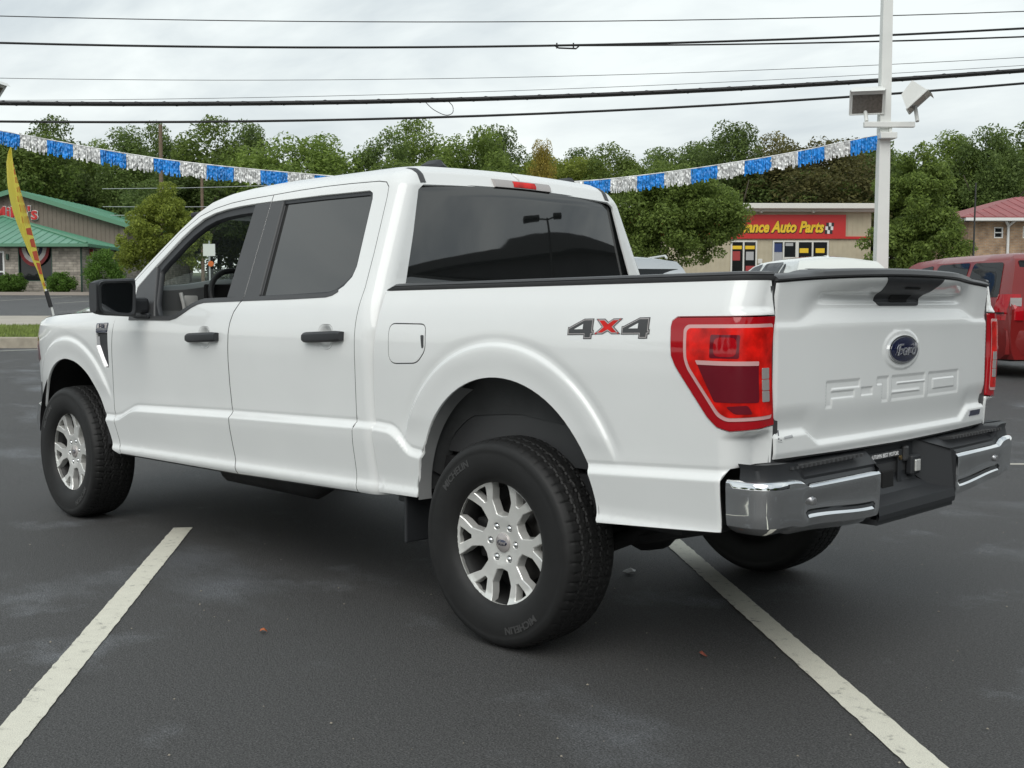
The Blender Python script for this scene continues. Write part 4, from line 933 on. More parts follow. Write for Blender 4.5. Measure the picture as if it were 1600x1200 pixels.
for sg in (1, -1):
    # front wing
    f = panel('fender', WHITE, TRUCK, FENDP, [VENTP], S=b0, step=.022, sg=sg, extra=CREASEPTS, gap=.0034)
    v = plate_of('vent_recess', BLACKP, f, VENTP, bed_off, -.012, sg, th=0)
    mb = MB(); P0 = [(3.278,1.045,.004),(3.282,1.060,.006),(3.262,1.075,.004)]
    S_ = bed_off(0.)
    def on(X, Z, o):
        p = S_(np.array([X]), np.array([Z]))[0]; return (p[0], sg*(p[1]+o), p[2])
    mb.grid([[on(3.302-.0,1.115,-.008), on(3.286,1.112,.002)], [on(3.300,1.055,-.006), on(3.283,1.06,.004)], [on(3.262,.995,-.006), on(3.245,.995,.004)], [on(3.222,.943,-.006), on(3.207,.940,.003)]], False, flip=sg < 0)
    mb.grid([[on(3.286,1.112,.002), on(3.278,1.11,-.012)], [on(3.283,1.06,.004), on(3.274,1.06,-.012)], [on(3.245,.995,.004), on(3.236,.995,-.012)], [on(3.207,.940,.003), on(3.197,.942,-.012)]], False, flip=sg < 0)
    mb.build('vent_blade', VENTC, f)
    bd = plate_of('model_badge', BLUE, f, [(3.286,1.186),(3.142,1.192),(3.157,1.136),(3.292,1.132)], bed_off, .004, sg, th=.006, rr=.008)
    bt = plate_of('badge_face', CLEARL, bd, [(3.270,1.182),(3.150,1.187),(3.157,1.163),(3.275,1.159)], bed_off, .0055, sg, th=.001)
    tm = text_mesh('F-150', .030, .0006, shear=.15, offset=.0012); tv, tf = tri_arrays(tm); bpy.data.meshes.remove(tm)
    mb = MB(); y_ = float(bodyY(3.21, 1.17))
    mb.add(np.stack([3.213-sg*tv[:, 0]*1.0, sg*(y_+.0075+tv[:, 2])+0*tv[:, 0], 1.1615+tv[:, 1]], -1), tf if sg > 0 else [q[::-1] for q in tf]); mb.build('badge_lettering', BLUE, bd)
    # doors
    d = panel('door', WHITE, TRUCK, FDOOR, [FDLO, cup_outline(1.952, 2.232, 1.132)], S=c0, step=.022, sg=sg, extra=CREASEPTS, gap=.0034)
    gap_shade(d, FDOOR, cab_off(-.0006), sg, w0=-.0042, w1=.0046)
    ring_in = inset(resample(FDLO, .03), .006); inner = [(2.60,1.236),(2.446,1.238),(2.342,1.265),(2.248,1.302),(2.19,1.318),(2.135,1.325),(1.93,1.330),(1.975,1.760),(2.10,1.757),(2.229,1.748),(2.32,1.735),(2.41,1.708),(2.50,1.664),(2.57,1.615),(2.70,1.508),(2.735,1.47),(2.655,1.30)]
    panel('window_frame', BLACKP, d, FDLO, [inner], S=c1, step=.03, gap=0, th=.03, sg=sg)
    plate_of('sail_trim', TRIM, d, SAIL, cab_off, -.001, sg, th=.014, rr=.004)
    plate_of('pillar_trim', TRIM, d, [(1.930,1.333),(1.7790,1.333),(1.8216,1.800),(1.958,1.798)], cab_off, .0015, sg, th=.014, gap=0)
    plate_of('belt_moulding', TRIM, d, [(2.90,1.208),(2.45,1.213),(2.385,1.224),(2.342,1.240),(2.248,1.280),(2.19,1.298),(2.135,1.306),(1.781,1.314),(1.783,1.334),(2.135,1.327),(2.19,1.318),(2.248,1.302),(2.342,1.264),(2.385,1.247),(2.45,1.236),(2.90,1.230)], cab_off, .004, sg, th=.012)
    door_handle(d, 1.952, 2.232, 1.132, sg)
    if sg < 0: panel('window_glass', CLEAR, d, inner, S=cab_off(-.024), step=.08, gap=-.004, th=0, sg=sg)
    # mirror
    def X3(x, y, z): return (x, sg*y, z)
    mb = MB(); A = []
    for t in np.linspace(0, 1, 9):
        yy = 1.058+.232*t; zc = 1.332; h = .103*(1-.12*t); rows = []
        for k in range(20):
            a = 2*math.pi*k/20; ca, sa = math.cos(a), math.sin(a); e = .35
            px = abs(ca)**e*np.sign(ca); pz = abs(sa)**e*np.sign(sa)
            dep = .072*(1-.25*t-.5*max(0, t-.8)*2)
            rows.append(X3(2.705+.055*(px > 0)*0+(px*dep if px > 0 else px*.045)-.03*t, yy, zc+pz*h*(1-max(0, t-.82)*.9)))
        A.append(rows+[rows[0]])
    mb.grid(A, True, flip=sg < 0); mb.add([p for p in A[0][:-1]], [tuple(range(20))]); mb.add([p for p in A[-1][:-1]], [tuple(range(19, -1, -1))])
    mir = mb.build('mirror', BLACKP, d)
    mb = MB(); gp = rnd([(1.083,1.248),(1.075,1.412),(1.262,1.404),(1.262,1.262)], .03, 5)
    if sg < 0: gp = gp[::-1]
    mb.add([X3(2.6575-.03*(y-1.06)/.232, y, z) for y, z in gp], [tuple(range(len(gp)))]); mb.build('mirror_glass', MIRROR, d)
    mb = MB()
    o = rnd([(1.068,1.236),(1.060,1.424),(1.280,1.416),(1.278,1.25)], .035, 5); i_ = rnd([(1.083,1.248),(1.075,1.412),(1.262,1.404),(1.262,1.262)], .03, 5)
    mb.grid([[X3(2.668-.03*(y-1.06)/.232, y, z) for y, z in list(o)+[o[0]]], [X3(2.650-.03*(y-1.06)/.232, y*.99+.0117, z*.98+.0265) for y, z in list(o)+[o[0]]], [X3(2.6575-.03*(y-1.06)/.232, y, z) for y, z in list(i_)+[i_[0]]]], True, flip=sg > 0)
    mb.build('mirror_rim', BLACKP, d)
    mb = MB(); mb.box(X3(2.72, 1.015, 1.29), (.075, .10, .085), bev=.02); mb.box(X3(2.74, .975, 1.235), (.17, .05, .03), bev=.01); mb.build('mirror_arm', BLACKP, d)
    # rear door
    d = panel('door', WHITE, TRUCK, RDOOR, [RDLO, cup_outline(.930, 1.205, 1.157)], S=c0, step=.022, sg=sg, extra=CREASEPTS, gap=.0034)
    gap_shade(d, RDOOR, cab_off(-.0006), sg, w0=-.0042, w1=.0046)
    plate_of('pillar_trim', TRIM, d, [(1.7730,1.333),(1.648,1.335),(1.712,1.801),(1.8156,1.800)], cab_off, .0015, sg, th=.014, gap=0)
    gl = [(1.650,1.334),(1.40,1.340),(1.111,1.350),(1.065,1.360),(1.013,1.388),(.976,1.424),(.967,1.464),(1.008,1.762),(1.020,1.783),(1.04,1.790),(1.40,1.792),(1.712,1.790)]
    panel('window_frame', BLACKP, d, RDLO, [inset(resample(gl, .03), .004)], S=cab_off(-.010), step=.03, gap=0, th=.02, sg=sg)
    panel('window_glass', TINT, d, gl, S=cab_off(-.017), step=.06, gap=-.004, th=0, sg=sg)
    plate_of('belt_moulding', TRIM, d, [(1.779,1.314),(1.40,1.321),(1.111,1.330),(1.065,1.338),(1.030,1.354),(1.034,1.366),(1.070,1.355),(1.111,1.348),(1.40,1.341),(1.777,1.334)], cab_off, .003, sg, th=.012)
    door_handle(d, .930, 1.205, 1.157, sg)
    # cab side and rear pillar
    rp = [(.66,.49),(.66,1.30),(.652,1.385),(.70,1.60),(.753,1.800),(.748,1.818)]
    CABP = ROOF+[(.846,1.912),(.845-.57,1.912),(.845-.57,1.822),(.738,1.822)][0:0]+[(.840,1.912),(xmid(1.912),1.912),(xmid(1.87),1.87),(xmid(1.823),1.823),(.735,1.823)]+rp[::-1][1:]+[(.872,.49)]+SEAM_RR[::-1][1:]+SEAM_TOP[1:]
    panel('cab_side', WHITE, TRUCK, CABP, S=c0, step=.022, gap=.0008, th=.012, sg=sg)
    panel('sill', UNDER, TRUCK, [(3.10,.455),(.74,.50),(.74,.56),(3.12,.50)], S=cab_off(-.035), step=.05, gap=0, th=.03, sg=sg)
    # inner shell seen through gaps and windows
    panel('inner_shell', CABIN, TRUCK, [(3.15,.46),(3.15,1.20),(2.97,1.41),(2.80,1.545),(2.634,1.675),(2.48,1.755),(2.2,1.81),(1.8,1.83),(1.0,1.835),(.92,1.82),(.88,1.72),(.80,1.38),(.76,1.2),(.76,.50)], [inset(resample(inner, .04), -.03), inset(resample(gl, .04), -.02)], S=cab_off(-.045), step=.05, gap=0, th=.02, sg=sg)
    # bed side
    bs = panel('bed_side', WHITE, TRUCK, BEDP, [FUEL], S=b0, step=.017, sg=sg, gap=.002, extra=CREASEPTS)
    fl = panel('fuel_door', WHITE, TRUCK, FUEL, S=bed_off(.001), step=.02, sg=sg, gap=.0028) if sg > 0 else panel('fuel_door', WHITE, TRUCK, FUEL, S=bed_off(.0), step=.02, sg=sg, gap=0)
    if sg > 0: plate_of('finger_notch', TRIM, fl, [(.424,1.178),(.404,1.178),(.404,1.128),(.416,1.124)], bed_off, .002, sg, th=.002, rr=.006)
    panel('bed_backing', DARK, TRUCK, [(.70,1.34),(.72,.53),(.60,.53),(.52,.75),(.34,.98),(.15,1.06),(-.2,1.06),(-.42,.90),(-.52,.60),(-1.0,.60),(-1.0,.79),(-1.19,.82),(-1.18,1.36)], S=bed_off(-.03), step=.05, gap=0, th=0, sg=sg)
    if sg > 0: gap_shade(fl, FUEL, bed_off(-.0010), sg, w0=-.0036, w1=.0036)
    # 4x4 decal
    if True:
        ox, oz, wd, hg = -.362, 1.180, -.362, .070
        def dec(name, m, pts, o, par):
            P = [(ox+wd*(u if sg > 0 else 1-u), oz+hg*v_+.010*u) for u, v_ in pts]
            return panel(name, m, par, P, S=bed_off(o), step=.012, gap=0, th=0, sg=sg)
        four = lambda s: [(s+.02, .60), (s+.20, 1.0), (s+.32, 1.0), (s+.32, .44), (s+.33, .44), (s+.33, .20), (s+.31, .20), (s+.31, 0), (s+.205, 0), (s+.205, .20), (s, .20), (s, .60)]
        def shrink(P, k): return inset(resample([(p[0], p[1]*.22) for p in P], .012), k)/[1, .22]
        for s_ in (0., .665):
            q = four(s_); n4 = dec('decal_numeral', BLUE if False else BLACKP, q, .0012, bs)
            dec('numeral_outline', CLEARL, shrink(q, .0085), .0020, n4); dec('numeral_fill', TRIM, shrink(q, .018), .0028, n4)
            dec('numeral_counter', WHITE, [(s_+.085, .485), (s_+.195, .485), (s_+.195, .74)], .0036, n4)
        xq = [(.345, .98), (.455, .98), (.50, .82), (.555, .98), (.67, .98), (.575, .58), (.66, .22), (.55, .22), (.50, .36), (.44, .22), (.33, .22), (.425, .58)]
        nx = dec('decal_letter', BLACKP, xq, .0012, bs); dec('letter_outline', CLEARL, shrink(xq, .007), .002, nx); dec('letter_fill', RED2, shrink(xq, .019), .0028, nx)
    # tail lamp
    tl = panel('tail_light', RED, TRUCK, LIGHTP, S=bed_off(.004), step=.014, gap=.003, th=.03, sg=sg)
    panel('lamp_backing', DARK, tl, LIGHTP, S=bed_off(-.02), step=.03, gap=-.008, th=0, sg=sg)
    guide = [(-1.185,1.243),(-.875,1.238),(-.862,1.225),(-.868,1.13),(-.880,1.10),(-.992,.952),(-1.02,.938),(-1.185,.945)]
    gin = [(-1.186,1.232),(-.884,1.227),(-.875,1.217),(-.880,1.132),(-.892,1.104),(-1.000,.963),(-1.024,.950),(-1.186,.957)]
    panel('light_guide', PINK, tl, rnd(guide, .012, 3), S=bed_off(.0062), step=.014, gap=0, th=.002, sg=sg)
    panel('inner_lens', RED2, tl, rnd(gin, .010, 3), S=bed_off(.0076), step=.014, gap=0, th=.001, sg=sg)
    panel('radar_panel', MAROON, tl, rnd([(-1.122,1.124),(-.918,1.124),(-.985,.998),(-1.122,.998)], .008, 3), S=bed_off(.0092), step=.014, gap=0, th=.002, sg=sg)
    panel('radar_edge', PINK, tl, rnd([(-1.122,1.1265),(-.915,1.1265),(-.923,1.113),(-1.122,1.113)], .003, 3), S=bed_off(.0098), step=.014, gap=0, th=.001, sg=sg)
    panel('turn_bulb', MAROON, tl, rnd([(-1.060,1.208),(-.968,1.208),(-.968,1.135),(-1.060,1.135)], .006, 3), S=bed_off(.0084), step=.014, gap=0, th=.001, sg=sg)
    panel('turn_bulb', RED, tl, rnd([(-1.052,1.200),(-.982,1.200),(-.982,1.140),(-1.052,1.140)], .02, 3), S=bed_off(.0090), step=.014, gap=0, th=.001, sg=sg)
    panel('brake_bulb', MAROON, tl, rnd([(-1.085,.990),(-1.020,.985),(-1.045,.962),(-1.10,.962)], .008, 3), S=bed_off(.0084), step=.014, gap=0, th=.001, sg=sg)
    for k in range(3):
        z_ = 1.088-.036*k
        panel('reverse_lens', CLEARL, tl, rnd([(-1.172,z_+.017),(-1.136,z_+.017),(-1.136,z_-.017),(-1.172,z_-.017)], .003, 2), S=bed_off(.0092), step=.02, gap=0, th=.002, sg=sg)
    # bed rail cap
    mb = MB(); A = []
    for X in np.concatenate([np.linspace(.69, -.98, 34), np.linspace(-1.0, -1.165, 8)]):
        z0 = np.interp(X, [-1.2, .70], [1.380, 1.356]); p = bedS(np.array([X]), np.array([z0]))[0]; q = bedS(np.array([X]), np.array([z0]), -.07)[0]
        fx = .0 if X < .66 else .05*(X-.66)/.03*0
        ti = (X-.64)/.05 if X > .64 else 0
        row = [(0, -.002, -.004), (0, .003, .002), (0, .004, .012), (0, -.001, .012), (0, -.001, .015), (0, .002, .018), (0, -.004, .025), (0, -.022, .028), (0, -.10, .027), (0, -.105, .0)]
        nrm = (bedS(np.array([X]), np.array([z0]), .01)[0]-p)*100; nrm[2] = 0; nrm /= np.linalg.norm(nrm)
        A.append([(p[0]+nrm[0]*r[1], sg*(p[1]+nrm[1]*r[1]), p[2]+max(-.004, r[2]*(1-.8*max(0, ti)))) for r in row])
    mb.grid(A, True, flip=sg < 0); mb.add(A[0], [tuple(range(10))]); mb.add(A[-1], [tuple(range(9, -1, -1))]); mb.build('rail_cap', TRIM, TRUCK)
    # wheel housings
    for A_, m_, nm in ((RA, LINER, 'rear'), (FA, UNDER, 'front')):
        rr = A_[2]+.012; mb = MB(); rows = []
        for y in (.962, .93, .80, .60):
            rows.append([(A_[0]+(rr+.01*(y < .95))*math.cos(a), sg*y, A_[1]+(rr+.01*(y < .95))*math.sin(a)*(1 if nm == 'rear' else .985)) for a in np.linspace(-.03, math.pi+.03, 44)])
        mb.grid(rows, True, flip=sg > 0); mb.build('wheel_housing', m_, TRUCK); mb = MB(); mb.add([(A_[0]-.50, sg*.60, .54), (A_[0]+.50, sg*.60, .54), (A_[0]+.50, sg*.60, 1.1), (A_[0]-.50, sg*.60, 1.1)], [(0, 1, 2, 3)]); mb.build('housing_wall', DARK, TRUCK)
    mb = MB(); rows = []
    for y in (.965, .945, .905): rows.append([(RA[0]+(RA[2]+.004-.012*(.965-y)/.06)*math.cos(a), sg*y, RA[1]+(RA[2]+.004-.012*(.965-y)/.06)*math.sin(a)) for a in np.linspace(-.1, 1.1, 20)])
    mb.grid(rows, True, flip=sg > 0); mb.build('arch_return', PRIMER, TRUCK)
    mb = MB(); rows = []   # pressed inner bed panel whose lower edge shows above the tyre
    for i, a in enumerate(np.linspace(.12, math.pi-.55, 22)):
        lo_ = RA[1]+np.interp(a, [.1, .5, .9, 1.5, 2.2, 2.6], [.02, .20, .30, .325, .29, .25]); hi_ = RA[1]+(RA[2]+.02)*math.sin(a); x_ = RA[0]+(RA[2]+.01)*math.cos(a)
        rows.append([(x_, sg*.895, max(hi_, lo_)+.01), (x_, sg*.845, .5*(hi_+lo_)), (x_, sg*.832, min(hi_, lo_)), (x_, sg*.80, min(hi_, lo_)-.006)])
    mb.grid(rows, True, flip=sg > 0); mb.build('inner_bed_panel', LINER, TRUCK)
    mb = MB(); mb.box((.575, sg*.86, .43), (.016, .17, .24), bev=.006); mb.box((.61, sg*.90, .50), (.07, .05, .05), bev=.008); mb.build('mud_flap', BLACKP, TRUCK)
    mb = MB(); mb.box((4.225, sg*.89, .70), (.06, .05, .20), bev=.004); mb.build('fender_bracket', TRIM, TRUCK)
    # head lamp edge and front bumper end
    panel('headlight', MAROON, TRUCK, [(4.195,.955),(4.228,1.165),(4.50,1.15),(4.55,.95),(4.28,.925)], S=bed_off(-.004), step=.03, gap=.003, th=.03, sg=sg)
    mb = MB(); rows = []
    for t in np.linspace(0, 1, 10):
        xb, yb = np.interp(t, [0, .25, .45, 1], [4.24, 4.50, 4.60, 4.68]), np.interp(t, [0, .25, .45, 1], [.915, .835, .74, 0])
        rows.append([(xb-.03, sg*(yb-.02), .66), (xb, sg*yb, .64), (xb+.02, sg*(yb+.008), .55), (xb+.012, sg*(yb+.004), .47), (xb-.03, sg*(yb-.02), .42)])
    mb.grid(rows, True, flip=sg < 0); mb.add(rows[0], [tuple(range(5))]); mb.build('front_bumper', CHROME, TRUCK)
    for x, nm in ((0, 'r'), (3.725, 'f')):
        add_wheel(TRUCK, x, sg*.865, .3985, 0 if sg > 0 else math.pi, R({('r', 1): 10, ('f', 1): 21, ('r', -1): 14, ('f', -1): 33}[(nm, sg)]))

# roof, windscreen, bonnet, front
RX = np.array(ROOF)
def edge_pt(x):
    z = float(np.interp(x, RX[::-1, 0], RX[::-1, 1])) if x > 1 else 1.912
    return z
V25 = np.linspace(-1, 1, 29)
rc = cabS(np.linspace(1.02, xmid(1.9105), 60), np.full(60, 1.9105)); sl = np.r_[0, np.cumsum(np.linalg.norm(np.diff(rc, axis=0), axis=1))]; sl /= sl[-1]
def rear_curve(v):
    q = 1-abs(v); p = [float(np.interp(q, sl, rc[:, k])) for k in range(3)]; return np.array([p[0], math.copysign(p[1], v) if abs(v) > 1e-6 else 0., p[2]])
mb = MB(); rows = [[tuple(rear_curve(v)-np.array([0, 0, .002])) for v in V25]]
for x in np.concatenate([np.linspace(.96, 1.1, 5), np.linspace(1.15, 2.06, 22)]):
    z0 = edge_pt(x)-.0015; y0 = min(float(bodyY(max(x, 1.02), z0)), .70); k = float(ss((x-.90)/.16)); r = []
    for v in V25:
        lift_ = float(ss((x-.88)/.30))*.024*(1-.75*float(ss((x-1.5)/.6)))
        p = np.array([x, v*y0, z0+float(zcrown(v*y0, 1.9))*(1-.6*float(ss((x-1.7)/.4)))+lift_*(1-abs(v)**3)]); q = rear_curve(v)+np.array([max(0, x-.90)*1.0, 0, lift_*(1-abs(v)**3)])
        o_ = p*k+q*(1-k)
        if abs(v) > .999: o_ = np.array(cabS(np.array([max(x, .0)]), np.array([z0]))[0]); o_[1] = math.copysign(o_[1], v)
        r.append(tuple(o_))
    rows.append(r)
mb.grid(rows, True, flip=True); mb.build('roof', WHITE, TRUCK)
for sg in (1, -1):
    mb = MB(); pts = []
    A = []
    for x in np.linspace(1.16, .93, 8): A.append((x, .632, 1.912-.02*float(ss((.98-x)/.05))*.3))
    for z in np.linspace(1.90, 1.836, 6): A.append((float(cab_xr(z)), .625-.0*(1.9-z), z))
    A = [(a[0], a[1], a[2]) for a in A]
    rows = []
    for a in A:
        zz = a[2]; rows.append([(a[0]-.004, sg*(a[1]-.016), zz+.0005), (a[0]-.006, sg*a[1], zz+.003), (a[0]-.004, sg*(a[1]+.016), zz-.002), (a[0]+.02, sg*(a[1]+.016), zz-.012)])
    mb.grid(rows, True, flip=sg > 0); mb.build('roof_moulding', TRIM, TRUCK)
rgw = lambda z: np.interp(z, [1.32, 1.38, 1.82], [.800, .782, .652])
g = [(rgw(1.33), 1.33), (-rgw(1.33), 1.33), (-rgw(1.6), 1.6), (-rgw(1.816), 1.816), (rgw(1.816), 1.816), (rgw(1.6), 1.6)]
panel('rear_window', TINT, TRUCK, rnd(g, [.01, .01, 0, .03, .03, 0], 4), S=rearglassS, step=.05, gap=-.012, th=.004, sg=1)
mb = MB(); mb.box((.775, 0, .92), (.05, 1.78, .86)); mb.build('cab_rear_wall', WHITE, TRUCK)
# third brake lamp
mb = MB(); rows = []
def brk(name, m, ya, yb, off, z0=1.845, z1=1.887, par=None):
    mb = MB(); rows = []
    for y in np.linspace(ya, yb, 10):
        q = lambda z, o: (float(cab_xr(z))-o, y, z+float(zcrown(y, 1.85)))
        rows.append([q(z0, -.01), q(z0+.004, off), q(.5*(z0+z1), off+.006), q(z1-.006, off+.003), q(z1, -.012)])
    mb.grid(rows, True, flip=True); mb.add(rows[0], [(0, 1, 2, 3, 4)]); mb.add(rows[-1], [(4, 3, 2, 1, 0)]); return mb.build(name, m, par)
TB = brk('high_brake_light', CLEARL, .190, -.190, .012, 1.826, 1.872, TRUCK)
brk('brake_lens', RED2, .068, -.082, .016, 1.830, 1.868, TB)
for (x, y, z, l) in ((1.06, .37, 1.955, .17), (1.02, -.50, 1.935, .17)):
    mb = MB(); rows = []
    for t in np.linspace(0, 1, 9):
        h = .045*(math.sin(math.pi*min(1, t*.6+.0)) if t < .5 else math.sin(math.pi*.3)+(.19)*0)*(1 if t < .9 else .8); wd = .045*(1-.3*t)
        h = .040*(1-(1-min(1, t*2.6))**2)*(1 if t < .86 else 1-(t-.86)*4)
        xx = x+l/2-l*t
        rows.append([(xx, y+wd, z-.035), (xx, y+wd*.85, z-.03+h*.7), (xx, y, z-.03+h*1.25), (xx, y-wd*.85, z-.03+h*.7), (xx, y-wd, z-.035)])
    mb.grid(rows, True, flip=True); mb.add(rows[-1], [(0, 1, 2, 3, 4)]); mb.build('roof_antenna', BLACKP, TRUCK)
WSL = [(2.06,1.890),(2.24,1.869),(2.40,1.832),(2.52,1.779),(2.638,1.700),(2.76,1.609),(2.889,1.507),(2.985,1.422),(3.12,1.30)]
rows = []
for x, z in WSL:
    y0 = float(bodyY(x, z))-.012; rows.append([(x+.16*(1-abs(v)**2.4), v*y0, z+.012*(1-v*v)) for v in np.linspace(-1, 1, 15)])
mb = MB(); mb.grid(rows[1:], True, flip=True); mb.build('windscreen', CLEAR, TRUCK)
mb = MB(); mb.grid(rows[:2], True, flip=True); mb.build('roof_header', WHITE, TRUCK)
mb = MB(); rows = []
for x in np.linspace(3.02, 4.52, 20):
    z0 = np.interp(x, [3.0, 3.4, 3.7, 3.95, 4.2, 4.4, 4.52], [1.262, 1.252, 1.242, 1.228, 1.21, 1.168, 1.12])
    y0 = float(bedS(np.array([x]), np.array([z0]))[0, 1])-.006; r = []
    for v in np.linspace(-1, 1, 31):
        av = abs(v); hump = .055*ss((.86-av)/.12)*(1-.35*ss((x-3.3)/1.2))+.025*(1-av*av)
        r.append((x, v*y0, z0+float(hump)*(1 if x < 4.4 else .6)))
    rows.append(r)
mb.grid(rows, True, flip=True); mb.build('hood', WHITE, TRUCK)
mb = MB(); mb.box((3.06, 0, 1.27), (.16, 1.70, .05), bev=.02); mb.build('cowl', BLACKP, TRUCK)
mb = MB(); mb.box((4.50, 0, .92), (.10, 1.36, .48), bev=.03); mb.build('grille', BLACKP, TRUCK)
mb = MB(); mb.box((4.28, 0, .80), (.30, 1.56, .62)); mb.build('radiator_support', DARK, TRUCK)

def tail_gap_shade(y, z): return tailS(y, z, -.0015)  # surface for the black strip painting shade into the tailgate gap
# tailgate
TG = [(.806,.806),(.4,.801),(0,.798),(-.4,.801),(-.806,.806),(-.811,1.0),(-.812,1.25),(-.808,1.372)]+[(y, 1.372+.028*(1-(y/.81)**2)) for y in np.linspace(-.7, .7, 15)]+[(.808,1.372),(.812,1.25),(.811,1.0)]
tg = panel('tailgate', WHITE, TRUCK, TG, S=tailS, step=.0095, gap=.003, th=.03, fine=((-.56, .935), (.56, 1.21), .0062))
panel('release_handle', BLACKP, tg, rnd([(.224,1.397),(-.222,1.397),(-.158,1.298),(.150,1.298)], [.004, .004, .012, .012], 3), S=tailS4, step=.012, gap=0, th=.006)
def grip(y, z): return tailS(y, z, .0055)
panel('handle_grip', DARK, tg, rnd([(.075,1.338),(-.090,1.338),(-.075,1.310),(.060,1.310)], .004, 3), S=grip, step=.012, gap=0, th=0)
def grip2(y, z): return tailS(y, z, .007)
panel('camera_lens', DARK, tg, rnd([(.05,1.362),(-.07,1.362),(-.07,1.356),(.05,1.356)], .002, 3), S=grip2, step=.012, gap=0, th=0)
mb = MB(); rows = []
for y in np.linspace(.806, -.806, 60):
    ay = abs(y); zb_ = 1.374+.028*(1-(ay/.81)**2); top = zb_+.019+.008*(1-float(ss((ay-.56)/.06))); xo = float(tailS(np.array([y]), np.array([zb_]))[0, 0])
    r = [(xo+.010, zb_), (xo-.007, zb_+.002), (xo-.009, zb_+.007), (xo-.004, top-.006), (xo+.01, top), (xo+.09, top+.002), (xo+.11, top-.004), (xo+.112, 1.36)]
    rows.append([(a, y, b) for a, b in r])
mb.grid(rows, True, flip=True); mb.add(rows[0], [tuple(range(8))]); mb.add(rows[-1], [tuple(range(7, -1, -1))]); mb.build('tailgate_cap', TRIM, tg)
gap_shade(tg, TG, tail_gap_shade, 1)
# emblem
def emb(name, m, a, b, off, dome, par):
    mb = MB(); rows = []
    for t in np.linspace(0, 1, 7):
        rows.append([(-1.1205-off-dome*(1-t*t), a*t*math.cos(q), 1.139+b*t*math.sin(q)) for q in np.linspace(0, 2*math.pi, 49)])
    rows.append([(-1.09, a*math.cos(q), 1.139+b*math.sin(q)) for q in np.linspace(0, 2*math.pi, 49)])
    mb.grid(rows, True); return mb.build(name, m, par)
e1 = emb('emblem_ring', CHROME, .112, .0515, .002, .006, tg); e2 = emb('emblem_oval', BLUE, .102, .0445, .0045, .0062, tg)
tm = text_mesh('Ford', .066, .0008, shear=.35, offset=.0004); tv, tf = tri_arrays(tm); bpy.data.meshes.remove(tm)
mb = MB(); mb.add(np.stack([-1.1325-tv[:, 2], -tv[:, 0]*1.12, 1.119+tv[:, 1]*.92], -1), tf)
for s_ in (1, -1):
    pts = [(-1.1322, s_*(.050+.024*math.cos(q)), 1.140+.017*math.sin(q)) for q in np.linspace(-2.2, 2.2, 14)]
    mb.tube(pts, .0013, 5)
mb.build('emblem_script', mat('badge_silver', (.42, .43, .46), .22, .6), e2)
def txt_on_tail(name, s, size, y, z, m, par, off=.002, depth=.0006, shear=0., offset=.0):
    tm = text_mesh(s, size, depth, shear=shear, offset=offset); tv, tf = tri_arrays(tm); bpy.data.meshes.remove(tm)
    P = tailS(y-tv[:, 0], z+tv[:, 1], off); P[:, 0] -= tv[:, 2]
    mb = MB(); mb.add(P, tf); return mb.build(name, m, par)
def badgeS(y, z): return tailS(y, z, .003)
panel('engine_badge', BLUE, tg, rnd([(-.642,.871),(-.752,.871),(-.744,.850),(-.634,.850)], .003, 2), S=badgeS, step=.02, gap=0, th=.003)
panel('dealer_decal', mat('decal_grey', (.42, .43, .44), .4), tg, [(.752,.879),(.705,.882),(.705,.874),(.752,.871)], S=tailS2, step=.02, gap=0, th=0)
mb = MB()
for a, b, c, d_ in ((.790, .893, .772, .868), (.770, .900, .786, .872), (.792, .866, .768, .862)):
    mb.quad(*[tuple(tailS(np.array([y]), np.array([z]), .0015)[0]) for y, z in ((a, b), (c, d_), (c-.006, d_), (a-.006, b))])
mb.build('dealer_mark', mat('decal_dark', (.10, .10, .12), .4), tg)

